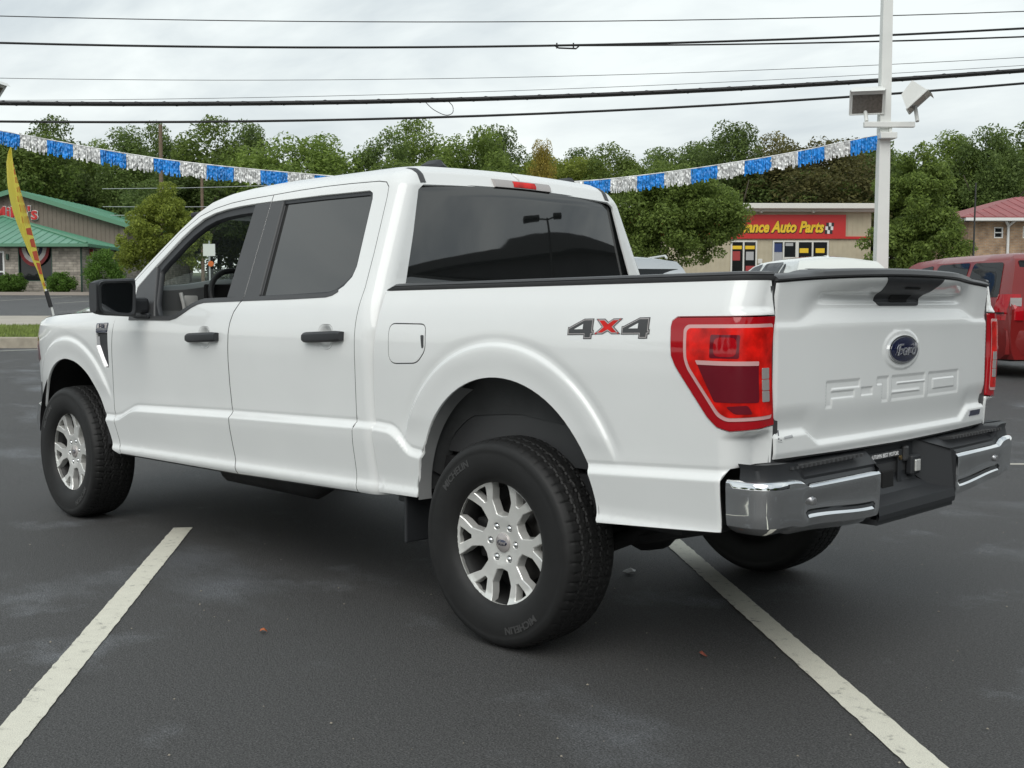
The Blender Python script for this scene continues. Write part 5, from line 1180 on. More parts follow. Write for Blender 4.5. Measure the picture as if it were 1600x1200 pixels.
# rear bumper
def bump_path(t):
    """t 0..1 from the side round the corner to the notch (left half)"""
    P = np.array([(-1.018,.962),(-1.06,.963),(-1.110,.955),(-1.146,.932),(-1.164,.900),(-1.172,.864),(-1.182,.70),(-1.190,.50),(-1.195,.308)])
    Q = spline(P, 6); s = np.r_[0, np.cumsum(np.hypot(*np.diff(Q, axis=0).T))]; s /= s[-1]
    return np.stack([np.interp(t, s, Q[:, 0]), np.interp(t, s, Q[:, 1])], -1)
BUMP = None
for sg in (1, -1):
    ts = np.linspace(0, 1, 60); P = bump_path(ts); Tn = np.gradient(P, axis=0); Nn = np.stack([Tn[:, 1], -Tn[:, 0]], 1); Nn /= np.linalg.norm(Nn, axis=1)[:, None]
    Nn = np.where((Nn[:, 1] < 0)[:, None] & (P[:, 1] > .9)[:, None], -Nn, Nn); Nn[Nn[:, 0] > .2] *= -1
    rows = []
    for t, p, n in zip(ts, P, Nn):
        side = float(ss((.40-t)/.08)); zt = .748+.006*side-.016*float(ss((t-.38)/.06)); zb = .582+.010*side-.020*float(ss((t-.45)/.5))
        zb += .0
        emb_ = float(ss((t-.385)/.05))*(1-float(ss((t-.965)/.02)))
        prof = [(-.055, zb-.012), (-.030, zb), (-.004, zb+.018), (.002, zb+.045), (.002-.010*emb_, zb+.060), (.004-.010*emb_, zb+.090), (.005-.008*emb_, zt-.044), (.006, zt-.026), (.005, zt-.008), (-.002, zt), (-.012, zt+.003)]
        rows.append([(p[0]+n[0]*o, sg*(p[1]+n[1]*o), z) for o, z in prof])
    mb = MB(); mb.grid(rows, True, flip=sg > 0); mb.add(rows[0], [tuple(range(11))]); mb.add(rows[-1], [tuple(range(10, -1, -1))])
    b = mb.build('bumper_end', CHROME, TRUCK)
    # step pad on top
    mb = MB(); rows = []; 
    for t, p, n in list(zip(ts, P, Nn))[3:]:
        zt = .752+.006*float(ss((.40-t)/.08))-.016*float(ss((t-.38)/.06)); up = .030*float(ss((.44-t)/.06)); st = .012
        q = np.array([max(p[0]+.13, -1.065) if t > .3 else np.interp(t, [0, .3], [-1.018, -1.055]), min(p[1], .925-.0*t) if t > .12 else .90]); q[1] -= .115*float(ss((t-.80)/.2))
        ins = [(0, -.014, zt-.004), (.05, -.018, zt+.010+up*.7), (.16, 0, zt+.020+up), (1, 0, .795)]
        r = []
        for k, (fr, o, z) in enumerate(ins):
            x = (p[0]+n[0]*o)*(1-fr)+q[0]*fr; y = (p[1]+n[1]*o)*(1-fr)+q[1]*fr; r.append((x, sg*y, z))
        rows.append(r)
    mb.grid(rows, True, flip=sg > 0); pad = mb.build('step_pad', BLACKP, TRUCK)
    for k in range(17):      # tread ribs
        y = .36+.028*k; mb = MB() if k == 0 else mb
        mb.box((-1.120, sg*y, .7835), (.085, .012, .010), M=Matrix.Translation((-1.118, sg*y, .783)) @ Matrix.Rotation(R(9), 4, 'Y'))
    mb.build('pad_ribs', TRIM, pad)['kind'] = 'stuff'
    mb = MB(); M_ = Matrix.Translation((-1.181, sg*.715, .676)) @ Matrix.Rotation(R(-90), 4, 'Y')
    mb.lathe([(.0125, -.006), (.0125, .003), (.010, .0045), (.001, .0045)], 20, M_); mb.build('parking_sensor', VENTC, b)
# recessed centre
mb = MB()
yc = .298
rows = [[(-1.192, y*1.0, .556), (-1.196, y, .575), (-1.190, y, .604), (-1.12, y*.80, .622), (-1.085, y*.66, .645), (-1.075, y*.64, .665), (-1.070, y*.64, .785), (-1.06, y*.64, .79)] for y in np.linspace(.304, -.304, 5)]
mb.grid(rows, False, flip=False)
for s_ in (1, -1):
    a_ = [(-1.192, s_*.306, .556), (-1.192, s_*.306, .742), (-1.172, s_*.304, .758), (-1.06, s_*.193, .793), (-1.072, s_*.194, .66), (-1.10, s_*.226, .63)]
    mb.add(a_, [tuple(range(6)) if s_ > 0 else tuple(range(5, -1, -1))])
mb.box((-1.10, 0, .55), (.17, .60, .02)); mb.box((-1.00, 0, .66), (.12, 1.5, .20))
ctr = mb.build('bumper_centre', BLACKP, TRUCK)
mb = MB()   # licence plate bracket
for c, d_ in (((-1.082, 0.055, .752), (.008, .26, .026)), ((-1.086, .172, .690), (.006, .028, .15)), ((-1.086, -.062, .690), (.006, .028, .15)), ((-1.086, .055, .630), (.006, .26, .024))): mb.box(c, d_, bev=.002)
pl = mb.build('plate_bracket', BLACKP, ctr)
def txt_plane(name, s, size, x, y, z, m, par, offset=.0006):
    tm = text_mesh(s, size, .0005, offset=offset); tv, tf = tri_arrays(tm); bpy.data.meshes.remove(tm)
    mb = MB(); mb.add(np.stack([x-tv[:, 2], y-tv[:, 0], z+tv[:, 1]], -1), tf); return mb.build(name, m, par)
DW = mat('print_white', (.8, .8, .8), .4)
txt_plane('bracket_lettering', 'AUTUMN BEST MOTORS', .0200, -1.0875, .055, .746, DW, pl)
mb = MB(); mb.box((-1.0905, .055, .628), (.002, .15, .020)); mb.build('bracket_tag', DW, pl)
mb = MB(); mb.lathe([(.009, 0), (.009, .006), (.001, .008)], 12, Matrix.Translation((-1.09, .165, .735)) @ Matrix.Rotation(R(-90), 4, 'Y')); mb.lathe([(.009, 0), (.009, .006), (.001, .008)], 12, Matrix.Translation((-1.09, -.055, .735)) @ Matrix.Rotation(R(-90), 4, 'Y')); mb.build('plate_screw', mat('brass', (.45, .32, .15), .35, 1), pl)
mb = MB(); mb.box((-1.092, -.160, .700), (.03, .070, .075), bev=.008); cn = mb.build('trailer_socket', BLACKP, ctr)
mb = MB(); mb.box((-1.110, -.160, .698), (.008, .040, .045), bev=.004); mb.build('socket_cover', ALLOY, cn)
mb = MB(); mb.box((-1.082, -.112, .745), (.02, .035, .06), bev=.012); mb.build('plate_light', TRIM, ctr)
mb = MB(); mb.box((-1.094, .05, .655), (.01, .09, .085), bev=.006); mb.build('hitch_receiver', DARK, ctr)
mb = MB(); mb.box((-1.06, .05, .555), (.20, .07, .06), bev=.01); mb.build('hitch_bar', UNDER, TRUCK); mb = MB(); mb.tube([(-1.165, .20, .552), (-1.165, .05, .545), (-1.165, -.18, .552)], .014, 8); mb.build('safety_chain_loop', UNDER, TRUCK)

# underside, bed box and cabin
mb = MB(); mb.box((1.75, 0, .60), (5.0, 1.66, .16)); mb.build('floor_pan', UNDER, TRUCK)
mb = MB()
for s_ in (1, -1): mb.box((2.5, s_*.42, .50), (3.4, .09, .17), bev=.01); mb.box((-.12, s_*.45, .625), (1.9, .09, .15), bev=.01)
mb.box((2.2, 0, .42), (.5, .7, .12), bev=.02); mb.build('frame_rails', UNDER, TRUCK)
mb = MB(); mb.tube([(0, .80, .40), (0, -.80, .40)], .05, 14); mb.lathe([(.05, -.17), (.15, -.08), (.17, 0), (.15, .08), (.05, .17)], 20, Matrix.Translation((0, .05, .40)) @ Matrix.Rotation(R(90), 4, 'Y')); mb.tube([(3.725, .80, .40), (3.725, -.80, .40)], .04, 12); mb.build('axles', UNDER, TRUCK)
for s_ in (1, -1):
    mb = MB()
    mb.tube([(.66, s_*.53, .47), (.35, s_*.53, .40), (0, s_*.53, .385), (-.35, s_*.53, .42), (-.72, s_*.53, .52)], .035, 8); mb.tube([(-.62, s_*.50, .56), (-.12, s_*.56, .33)], .035, 10)
    mb.box((-.66, s_*.50, .555), (.20, .07, .13), bev=.03)
    mb.build('leaf_spring', UNDER, TRUCK)
mb = MB(); mb.tube([(1.6, -.38, .40), (.62, -.40, .42), (.40, -.30, .44)], .045, 10); mb.build('exhaust_pipe', UNDER, TRUCK); mb = MB(); mb.tube([(2.75, .52, .42), (2.55, .55, .385), (1.75, .55, .385), (1.6, .5, .42)], [.03, .085, .085, .03], 12); mb.build('muffler', UNDER, TRUCK)
mb = MB(); mb.lathe([(.10, -.09), (.22, -.10), (.33, -.10), (.37, -.06), (.38, 0), (.37, .06), (.33, .10), (.10, .10)], 40, Matrix.Translation((-.62, 0, .64))); mb.build('spare_tyre', RUBBER_GAP, TRUCK)
mb = MB(); mb.box((-.20, 0, .70), (1.75, 1.56, .04))
for s_ in (1, -1):
    mb.box((-.20, s_*.80, 1.03), (1.76, .05, .66)); mb.box((-.02, s_*.68, .84), (.9, .22, .26), bev=.04)
mb.box((.66, 0, 1.03), (.04, 1.6, .66)); mb.box((-1.045, 0, 1.05), (.04, 1.58, .60)); mb.build('bed_liner', TRIM, TRUCK)
mb = MB(); mb.box((2.0, 0, .72), (2.5, 1.66, .10)); mb.box((1.9, 0, 1.80), (1.9, 1.25, .03), bev=.01); mb.build('cabin_lining', CABIN, TRUCK)
rows = []
for y in np.linspace(-.86, .86, 25):
    hump = .045*math.exp(-((y-.40)/.24)**2); r = []
    for x, z in ((3.18, 1.30), (3.00, 1.372), (2.88, 1.395+hump), (2.80, 1.392+hump*1.1), (2.76, 1.37+hump), (2.78, 1.26), (2.72, 1.22), (2.74, 1.0), (2.9, .8)): r.append((x, y, z))
    rows.append(r)
mb = MB(); mb.grid(rows, True, flip=False); das = mb.build('dashboard', CABGREY, TRUCK)
mb = MB(); mb.box((2.752, .40, 1.355), (.02, .40, .11), bev=.01); mb.build('instrument_screen', DARK, das)
mb = MB(); mb.box((2.750, .03, 1.315), (.02, .26, .15), bev=.01); mb.build('centre_screen', DARK, das)
mb = MB(); mb.tube([(2.735, .755, 1.36), (2.725, .745, 1.30), (2.72, .735, 1.22), (2.72, .73, 1.12)], .011, 8); mb.box((2.745, .69, 1.29), (.02, .085, .11), bev=.008); mb.build('air_vent', ALLOY, das)
mb = MB(); M_ = Matrix.Translation((2.66, .42, 1.325)) @ Matrix.Rotation(R(-62), 4, 'Y')
ring = [M_ @ Vector((.185*math.cos(a), .185*math.sin(a), 0)) for a in np.linspace(0, 2*math.pi, 41)]
mb.tube(ring, .0165, 10, cap=False); mb.lathe([(.001, -.03), (.07, -.02), (.07, .01), (.001, .02)], 20, M_)
for a in (0, math.pi, math.pi/2*3): mb.tube([M_ @ Vector((0, 0, -.01)), M_ @ Vector((.18*math.sin(a), .18*math.cos(a), 0))], .014, 6)
mb.tube([M_ @ Vector((0, 0, -.01)), M_ @ Vector((0, 0, -.25))], .04, 10); mb.build('steering_wheel', RUBBER_GAP, TRUCK)
def seat(x, y, w_):
    mb = MB(); mb.box((x+.12, y, .98), (.55, w_, .20), bev=.06); mb.box((0, 0, 0), (.16, w_, .62), M=Matrix.Translation((x-.20, y, 1.30)) @ Matrix.Rotation(R(-14), 4, 'Y'), bev=.06)
    s_ = mb.build('seat', SEAT, TRUCK)
    for yy in ((y,) if w_ < .8 else (-.42, .42)):
        mb = MB(); mb.box((0, 0, 0), (.10, .28, .18), M=Matrix.Translation((x-.30, yy, 1.66)) @ Matrix.Rotation(R(-8), 4, 'Y'), bev=.045); mb.tube([(x-.28, yy-.07, 1.52), (x-.295, yy-.07, 1.64)], .007, 6); mb.tube([(x-.28, yy+.07, 1.52), (x-.295, yy+.07, 1.64)], .007, 6); mb.build('headrest', SEAT, s_)
seat(2.02, .40, .54); seat(2.02, -.40, .54); seat(1.36, 0, 1.36)
mb = MB(); mb.box((2.46, .06, 1.70), (.03, .26, .07), bev=.012); mb.build('rear_view_mirror', CABIN, TRUCK)
# ---------------------------------------------------------------- parked cars beyond the truck (local: +y forward, rear bumper at y=0)
CT = {}
def car_body(P):
    """P: dict of side profile. returns surface f(t along length, z) half width"""
def build_car(label, name, d, l, rz, Ln, Wd, Ht, paint, belt, roof_pts, glass_pts, rear_tilt, rails=False, lampc=None, wag=True, group='cars parked facing away beyond the truck'):
    t = thing(name, label, 'car' if name != 'minivan' else 'minivan', G(d, l, H(d+1.5)-.02), LOTRZ+rz, group)
    hw = Wd/2
    roof = np.array(roof_pts)                       # (y, z) rear to front, upper outline incl. hatch and windscreen
    def top(y): return float(np.interp(y, roof[:, 0], roof[:, 1]))
    def half(z, y):
        taper = 1-.10*max(0, (y-Ln+.9)/.9)**2-.055*max(0, (.55-y)/.55)**2
        base = np.interp(z, [.22, .35, .62, belt-.08, belt, Ht-.22, Ht-.06, Ht], [.90, .965, 1, .985, .962, .800, .730, .56] if name == 'minivan' else [.90, .965, 1, .985, .962, .815, .70, .50])
        return hw*base*taper
    ys = np.unique(np.r_[np.linspace(0, .5, 9), np.linspace(.5, Ln-.4, 30), np.linspace(Ln-.4, Ln, 6)])
    arches = [(.95, .36), (Ln-.95, .36)]
    rows = []
    for y in ys:
        zt = min(top(y), Ht); lo = .26
        for a, r in arches:
            if abs(y-a) < .40: lo = max(lo, .33+math.sqrt(max(0, .40**2-(y-a)**2))*.95)
        zs = np.r_[np.linspace(lo, max(lo+.02, min(belt, zt)-.001), 9), np.linspace(min(belt, zt), zt, 8)] if zt > belt else np.linspace(lo, zt, 17)
        half_ = [(half(z, y), y, z) for z in zs]; r = half_+[(half_[-1][0]*k, y, zt+(.03 if name == 'minivan' else .055)*(1-k*k)*float(ss((y-.25)/.35))) for k in (.66, .33, 0)]
        rows.append(r+[(-x, yy, z) for x, yy, z in r[-2::-1]])
    mb = MB(); mb.grid(rows, True, flip=True); mb.add(rows[0], [tuple(range(len(rows[0])))]); mb.add(rows[-1], [tuple(range(len(rows[-1])-1, -1, -1))]); mb.build('body', paint, t)
    mb = MB(); mb.box((0, Ln/2, .36), (Wd*.82, Ln*.92, .26)); mb.build('underbody', UNDER, t)
    for s_ in (1, -1):
        for poly in glass_pts:
            p = resample(rnd(poly, .07, 4), .05); A = [(s_*(half(z, y)+.004), y, z) for y, z in p]
            mb = MB(); q_ = np.array(p); cen_ = q_.mean(0); rows_ = [[(s_*(half(z, y)+.006), y, z) for y, z in list(cen_+(q_-cen_)*k)+[tuple(cen_+(q_[0]-cen_)*k)]] for k in (1, .8, .6, .4, .2, .01)]; mb.grid(rows_, True, flip=s_ > 0); mb.build('side_window', CARGLASS, t)
        for a, r in arches:
            w_ = MB(); M_ = Matrix.Translation((s_*(hw-.12), a, .345)) @ Matrix.Rotation(R(90), 4, 'Y'); w_.lathe([(.001, -.10), (.20, -.10), (.30, -.115), (.345, -.09), (.345, .09), (.30, .115), (.20, .10), (.001, .07)], 28, M_); wl = w_.build('wheel', RUBBER_GAP, t)
            w_ = MB(); w_.lathe([(.001, .09*s_), (.10, .10*s_), (.205, .112*s_)], 20, M_); w_.build('rim', ALLOY, wl)
        mb = MB(); mb.box((s_*(hw+.08), Ln*.66, belt+.06), (.20, .10, .15), bev=.03); mb.build('door_mirror', paint, t)
        if rails:
            mb = MB(); mb.tube([(s_*hw*.60, .75, Ht+.005), (s_*hw*.60, .85, Ht+.05), (s_*hw*.61, Ln*.55, Ht+.05), (s_*hw*.61, Ln*.58, Ht)], .018, 6); mb.build('roof_rail', ALLOY, t)
    # rear: window, lamps, bumper, plate
    def rear(name, m, x0, x1, z0, z1, off, rr=.03, par=None):
        A = resample(rnd([(x0, z0), (x1, z0), (x1, z1), (x0, z1)], rr, 4), .06); yr = lambda z: float(np.interp(z, roof[::1, 1][:4], roof[:4, 0]))-off
        mb = MB(); B_ = [(x, yr(z)+.05*(abs(x)/hw)**3, z) for x, z in A]; c_ = np.mean(B_, 0); k = len(B_)
        mb.add([tuple(c_)]+B_+[(x, y+.05, z) for x, y, z in B_], [(0, 1+i, 1+(i+1) % k) for i in range(k)]+[(1+i, 1+k+i, 1+k+(i+1) % k, 1+(i+1) % k) for i in range(k)]); return mb.build(name, m, par or t)
    rear('rear_window', CARGLASS, -hw*.70, hw*.70, belt+.03, Ht-(.11 if name == 'minivan' else .185), .012)
    for s_ in (1, -1):
        lx = sorted((s_*hw*.72, s_*hw*.97))
        mb = MB(); rows = []
        for x_ in np.linspace(hw*.76, hw*.965, 6):
            rows.append([(s_*x_, float(np.interp(z, roof[:4, 1], roof[:4, 0]))-.02+.16*max(0, (x_/hw-.86)/.11)**2, z) for z in np.linspace(lampc[0], lampc[1], 7)])
        rows.append([(s_*(half(z, .35)+.006), .34, z) for z in np.linspace(lampc[0], lampc[1], 7)])
        mb.grid(rows, True, flip=s_ < 0); tl_ = mb.build('tail_light', RED, t)
        for k in range(2):
            zc_2 = lampc[0]+(lampc[1]-lampc[0])*(.62+.16*k); mb = MB(); mb.grid([[(p[0]*1.0, p[1]-.006, z) for z in (zc_2-.028, zc_2+.028)] for p in ((s_*hw*.80, -.02+float(roof[1, 0])), (s_*hw*.93, .05+float(roof[1, 0])))], False, flip=s_ < 0); mb.build('reverse_lens', CLEARL, tl_)
    mb = MB(); rows = []
    for x in np.linspace(-hw*.97, hw*.97, 15):
        y0 = .14*(abs(x)/hw)**4; rows.append([(x, y0+.06, .26), (x, y0-.05, .33), (x, y0-.08, .50), (x, y0-.06, .66), (x, y0+.02, .70), (x, y0+.3, .70)])
    mb.grid(rows, True, flip=True); mb.build('rear_bumper', paint, t)
    mb = MB(); mb.box((0, -.055 if wag else -.05, .82), (.31, .02, .16)); mb.build('plate', WFR, t)
    return t
CRED = mat('red_car_paint', (.20, .009, .008), .30, coat=.3, noise=(3, .05)); CWHITE = mat('white_car_paint', (.72, .74, .70), .35, coat=1.); CSILV = mat('silver_car_paint', (.50, .52, .53), .3, .5, coat=1.)
VG = [[(.32,1.12),(1.20,1.12),(1.22,1.62),(.46,1.61)], [(1.30,1.12),(2.28,1.12),(2.20,1.62),(1.32,1.63)], [(2.36,1.12),(3.45,1.14),(3.02,1.46),(2.72,1.58),(2.34,1.62)]]
v = build_car('red minivan with dark windows and a sticker parked at the right edge', 'minivan', 15.7, 7.72, R(9), 5.05, 1.95, 1.74, CRED, 1.05, [(-.0,.30),(.0,.95),(.06,1.08),(.22,1.62),(.42,1.72),(.9,1.74),(2.4,1.74),(3.0,1.68),(3.55,1.40),(4.0,1.12),(4.6,1.0),(4.95,.85),(5.05,.5)], VG, 0, lampc=(.80, 1.16))
mb = MB(); mb.box((-.905, 2.10, 1.36), (.012, .42, .18), rz=0); s1 = mb.build('window_sticker', WFR, v); mb = MB(); mb.box((-.913, 2.17, 1.36), (.006, .22, .15)); mb.build('sticker_print', mat('sticker_blue', (.12, .25, .55), .5), s1)
for x_, y_, z_ in ((-.985, 1.55, .98), (-.985, 2.75, .98)):
    mb = MB(); mb.box((x_, y_, z_), (.03, .20, .035), bev=.01); mb.build('door_handle', CRED, v)
mb = MB(); mb.box((-.962, 1.25, .90), (.012, 2.3, .022)); mb.build('slide_rail', DARK, v)
SG = [[(.62,1.12),(1.05,1.10),(1.05,1.665),(.95,1.63)], [(1.12,1.10),(2.02,1.10),(1.95,1.69),(1.12,1.685)], [(2.10,1.10),(3.10,1.12),(2.70,1.48),(2.50,1.63),(2.08,1.69)]]
SR = [(0,.30),(.0,.90),(.05,1.04),(.36,1.56),(.50,1.68),(1.0,1.73),(1.9,1.74),(2.4,1.71),(2.9,1.48),(3.4,1.14),(4.2,.98),(4.55,.75),(4.6,.4)]
v = build_car('white crossover with low roof parked between the red minivan and silver car', 'crossover', 17.9, 5.32, R(8), 4.6, 1.88, 1.74, CWHITE, 1.02, SR, SG, 0, lampc=(.80, 1.06))
mb = MB(); mb.box((-.875, 1.6, 1.28), (.010, .40, .16)); mb.build('window_sticker', WFR, v)
mb = MB(); mb.box((0, 1.0, 1.76), (.05, .2, .06), bev=.02); mb.build('roof_fin', CWHITE, v); mb = MB(); mb.box((-.28, 1.75, 1.752), (.02, 1.3, .012)); mb.build('roof_seam', TRIM, v)
v = build_car('silver crossover with roof rails showing past the truck cab corner', 'crossover', 18.2, 2.12, R(8), 4.6, 1.88, 1.74, CSILV, 1.02, SR, SG, 0, rails=True, lampc=(.80, 1.06))

# ---------------------------------------------------------------- lamp posts, bunting, flag, wires, poles
PW = mat('white_steel', (.74, .75, .72), .45, noise=(3, .05)); LENS = mat('lamp_lens', (.13, .115, .10), .18, noise=(25, .35)); WOOD = mat('pole_wood', (.16, .115, .08), .9, noise=(6, .25)); WIRE = mat('wire_black', (.010, .010, .011), .6); GALV = mat('galvanised', (.42, .44, .45), .5, .4)
def flood(parent, c, face_az, tilt, s=1.0):
    M = Matrix.Translation(c) @ Matrix.Rotation(face_az, 4, 'Z') @ Matrix.Rotation(tilt, 4, 'X')
    mb = MB(); w_, h_, dp = .30*s, .23*s, .17*s
    a = [(-w_, 0, -h_), (w_, 0, -h_), (w_, 0, h_), (-w_, 0, h_)]; b = [(-w_*.78, dp*1.6, -h_*.55), (w_*.78, dp*1.6, -h_*.55), (w_*.86, dp*1.9, h_*.72), (-w_*.86, dp*1.9, h_*.72)]
    mb.add([M @ Vector(p) for p in a+b], [(0, 1, 5, 4), (1, 2, 6, 5), (2, 3, 7, 6), (3, 0, 4, 7), (4, 5, 6, 7), (3, 2, 1, 0)])
    mb.add([M @ Vector(p) for p in ((-w_, 0, h_), (w_, 0, h_), (w_*.96, -.10*s, h_*1.06), (-w_*.96, -.10*s, h_*1.06), (-w_, .01, h_+.02), (w_, .01, h_+.02))], [(0, 1, 2, 3), (4, 3, 2, 5)])
    for (p, q) in ((0, 1), (1, 2), (2, 3), (3, 0)): mb.tube([M @ Vector(a[p]), M @ Vector(a[q])], .016*s, 5)
    hd = mb.build('lamp_head', PW, parent); mb = MB(); mb.add([M @ Vector((p[0]*.86, -.004, p[2]*.76-.035*s)) for p in a], [(0, 1, 2, 3)]); mb.build('lamp_lens', LENS, hd)
    return hd
def lamp_post(label, d, l, h, arm_z, heads, rz=0., w_=.09):
    t = thing('lamp_post', label, 'lamp post', G(d, l, H(d)), LOTRZ+rz, 'white floodlight posts round the lot')
    mb = MB(); w0, w1 = .115, .072
    mb.add([(x*w0, y*w0, 0) for x, y in ((-1, -1), (1, -1), (1, 1), (-1, 1))]+[(x*w1, y*w1, h) for x, y in ((-1, -1), (1, -1), (1, 1), (-1, 1))], [(0, 1, 5, 4), (1, 2, 6, 5), (2, 3, 7, 6), (3, 0, 4, 7), (4, 5, 6, 7)])
    mb.box((0, 0, .05), (.42, .42, .12), bev=.02); mb.build('post', PW, t)
    for az in arm_z:
        mb = MB(); mb.box((.05, -.14, az), (.92, .09, .10), bev=.012); mb.box((.02, -.12, az-.20), (.30, .26, .11), bev=.01); mb.box((.08, -.12, az-.1), (.05, .05, .18)); mb.build('cross_arm', PW, t)
    for (x, z, fa, tl) in heads:
        mb = MB(); mb.tube([(x, -.14, z-.34), (x, .0, z-.04)], .035, 10); mb.build('bracket', PW, t); flood(t, (x, -.16, z), fa, tl)
    return t
lamp_post('tall white square lamp post with two floodlights beside the blue bunting end', 21, 6.77, 9.5, (4.20,), [(-.36, 4.60, R(-14), R(30)), (.56, 4.60, R(66), R(48))])
lamp_post('white lamp post out of frame left whose floodlight edge shows at the picture border', 21, -9.95, 9.5, (4.35,), [(.52, 4.76, R(78), R(38)), (-.4, 4.76, R(-30), R(32))])
# lot lamp behind the camera that mirrors in the rear window
t = thing('lamp_post', 'dark lot lamp with two flat heads mirrored in the truck rear window', 'lamp post', (-16.4, -19.9, 0), R(42))
mb = MB(); mb.tube([(0, 0, 0), (0, 0, 7.7)], .085, 10, r2=.06); mb.build('post', DKALLOY, t)
for s_ in (1, -1): mb = MB(); mb.tube([(0, 0, 7.65), (0, s_*.55, 7.72)], .03, 6); mb.box((0, s_*.72, 7.74), (.45, .62, .14), bev=.03); mb.build('lamp_head', DKALLOY, t)
# tinsel bunting: alternating fringe panels on one cord
BBLUE = mat('tinsel_blue', (.012, .24, .70), .42, .0, noise=(9, .5)); BSIL = mat('tinsel_silver', (.64, .65, .64), .38, .15, noise=(9, .5))
P_ = spline([(-10.6, 4.62), (-9.29, 4.40), (-6.4, 3.90), (-3.5, 3.61), (-1.29, 3.47), (.6, 3.47), (2.32, 3.61), (4.6, 3.94), (6.62, 4.34)], 30)
s_ = np.r_[0, np.cumsum(np.hypot(*np.diff(P_, axis=0).T))]
bt = thing('tinsel_bunting', 'string of blue and silver tinsel fringe hung between two white lamp posts', 'bunting', G(20.9, 0, 0), LOTRZ)
at_s = lambda q: (float(np.interp(q, s_, P_[:, 0])), float(np.interp(q, s_, P_[:, 1])))
mb = MB(); mb.tube([(x, 0, z+.01) for x, z in P_[::6]], .012, 6); mb.build('cord', BSIL, bt)
pw = .490; g = np.random.default_rng(5); n = int(s_[-1]/pw)
for i in range(n+1):
    a, b = s_[-1]-pw*(i+1), s_[-1]-pw*i
    if b < 0: break
    mb = MB()
    for layer in range(3):
        k = 15
        for j in range(k):
            q = max(0, a+(b-a)*(j+.5+g.normal(0, .15))/k); x, z = at_s(q); ln = g.uniform(.20, .285)*(1-.10*layer); w_ = .0155*g.uniform(.7, 1.2); y = (layer-1)*.02+g.normal(0, .006)
            pts = []; sw = g.normal(0, .012); rows = []
            for m_ in range(7):
                f_ = m_/6; tw = g.normal(0, .22) if m_ else 0; cx = x+sw*f_*f_+g.normal(0, .003); cy = y+g.normal(0, .008)*(m_ > 0); rows.append([(cx-w_*math.cos(tw), cy-w_*math.sin(tw), z-ln*f_), (cx+w_*math.cos(tw), cy+w_*math.sin(tw), z-ln*f_)])
            mb.grid(rows, False)
    o = mb.build('fringe_panel', BBLUE if i % 2 == 0 else BSIL, bt)
    o['kind'] = 'stuff'
# feather flag
def cloth_fn(m, t, b, L, tcn):
    tl = t.nodes.new('ShaderNodeBsdfTranslucent'); tl.inputs[0].default_value = b.inputs['Base Color'].default_value; ms = t.nodes.new('ShaderNodeMixShader'); ms.inputs[0].default_value = .5; L(b.outputs[0], ms.inputs[1]); L(tl.outputs[0], ms.inputs[2]); L(ms.outputs[0], t.nodes['Material Output'].inputs[0])
YEL = mat('flag_yellow', (.84, .74, .14), .75, fn=cloth_fn); FRED = mat('flag_red', (.50, .09, .04), .75)
FB = G(23, -9.31, .75); fl = thing('feather_flag', 'leaning yellow feather flag with red lettering on a bent pole', 'flag', FB, LOTRZ)
pole = spline([(.05, .30), (-.10, .82), (-.32, 1.75), (-.50, 2.55), (-.64, 3.2), (-.72, 3.62)], 8)
mb = MB(); mb.tube([(x, 0, z) for x, z in spline([(.12, -.42), (.05, .30), (-.10, .82)], 6)], .022, 8); mb.build('pole', PW, fl); mb = MB(); mb.tube([(-.0, 0, .46), (-.085, 0, .78)], .045, 8); mb.build('sleeve', RUBBER_GAP, fl)
rows = []
W_ = [(.0, .04), (.15, .06), (.25, .085), (.35, .13), (.55, .155), (.70, .165), (.85, .155), (.94, .10), (1.0, .005)]
for t_ in np.linspace(.10, 1, 40):
    x = np.interp(t_, np.linspace(0, 1, len(pole)), pole[:, 0]); z = np.interp(t_, np.linspace(0, 1, len(pole)), pole[:, 1])
    wd = np.interp(t_, [w[0] for w in W_], [w[1] for w in W_]); rows.append([(x-wd*u, .05*math.sin(5*u+7*t_)+.10*u*math.sin(9*t_), z+.03*u) for u in np.linspace(-.15, 1.25, 9)])
mb = MB(); mb.grid(rows, True); cl = mb.build('cloth', YEL, fl); cl.data.materials.append(YEL)
mb = MB(); g = np.random.default_rng(8)
for i, t_ in enumerate(np.arange(.16, .84, .055)):
    def q(tt, u):
        x = np.interp(tt, np.linspace(0, 1, len(pole)), pole[:, 0]); z = np.interp(tt, np.linspace(0, 1, len(pole)), pole[:, 1]); wd = np.interp(tt, [w[0] for w in W_], [w[1] for w in W_]); return (x-wd*u, .05*math.sin(5*u+7*tt)+.10*u*math.sin(9*tt)-.012, z+.03*u)
    if t_ < .24: q_ = (-.15, 1.0, .018)
    else: q_ = (-.14, g.uniform(.22, .62), g.uniform(.036, .050))
    mb.quad(q(t_, q_[0]), q(t_, q_[1]), q(t_+q_[2]*g.uniform(.7, 1), q_[1]-.05), q(t_+q_[2], q_[0]))
mb.build('flag_print', FRED, fl)['kind'] = 'stuff'
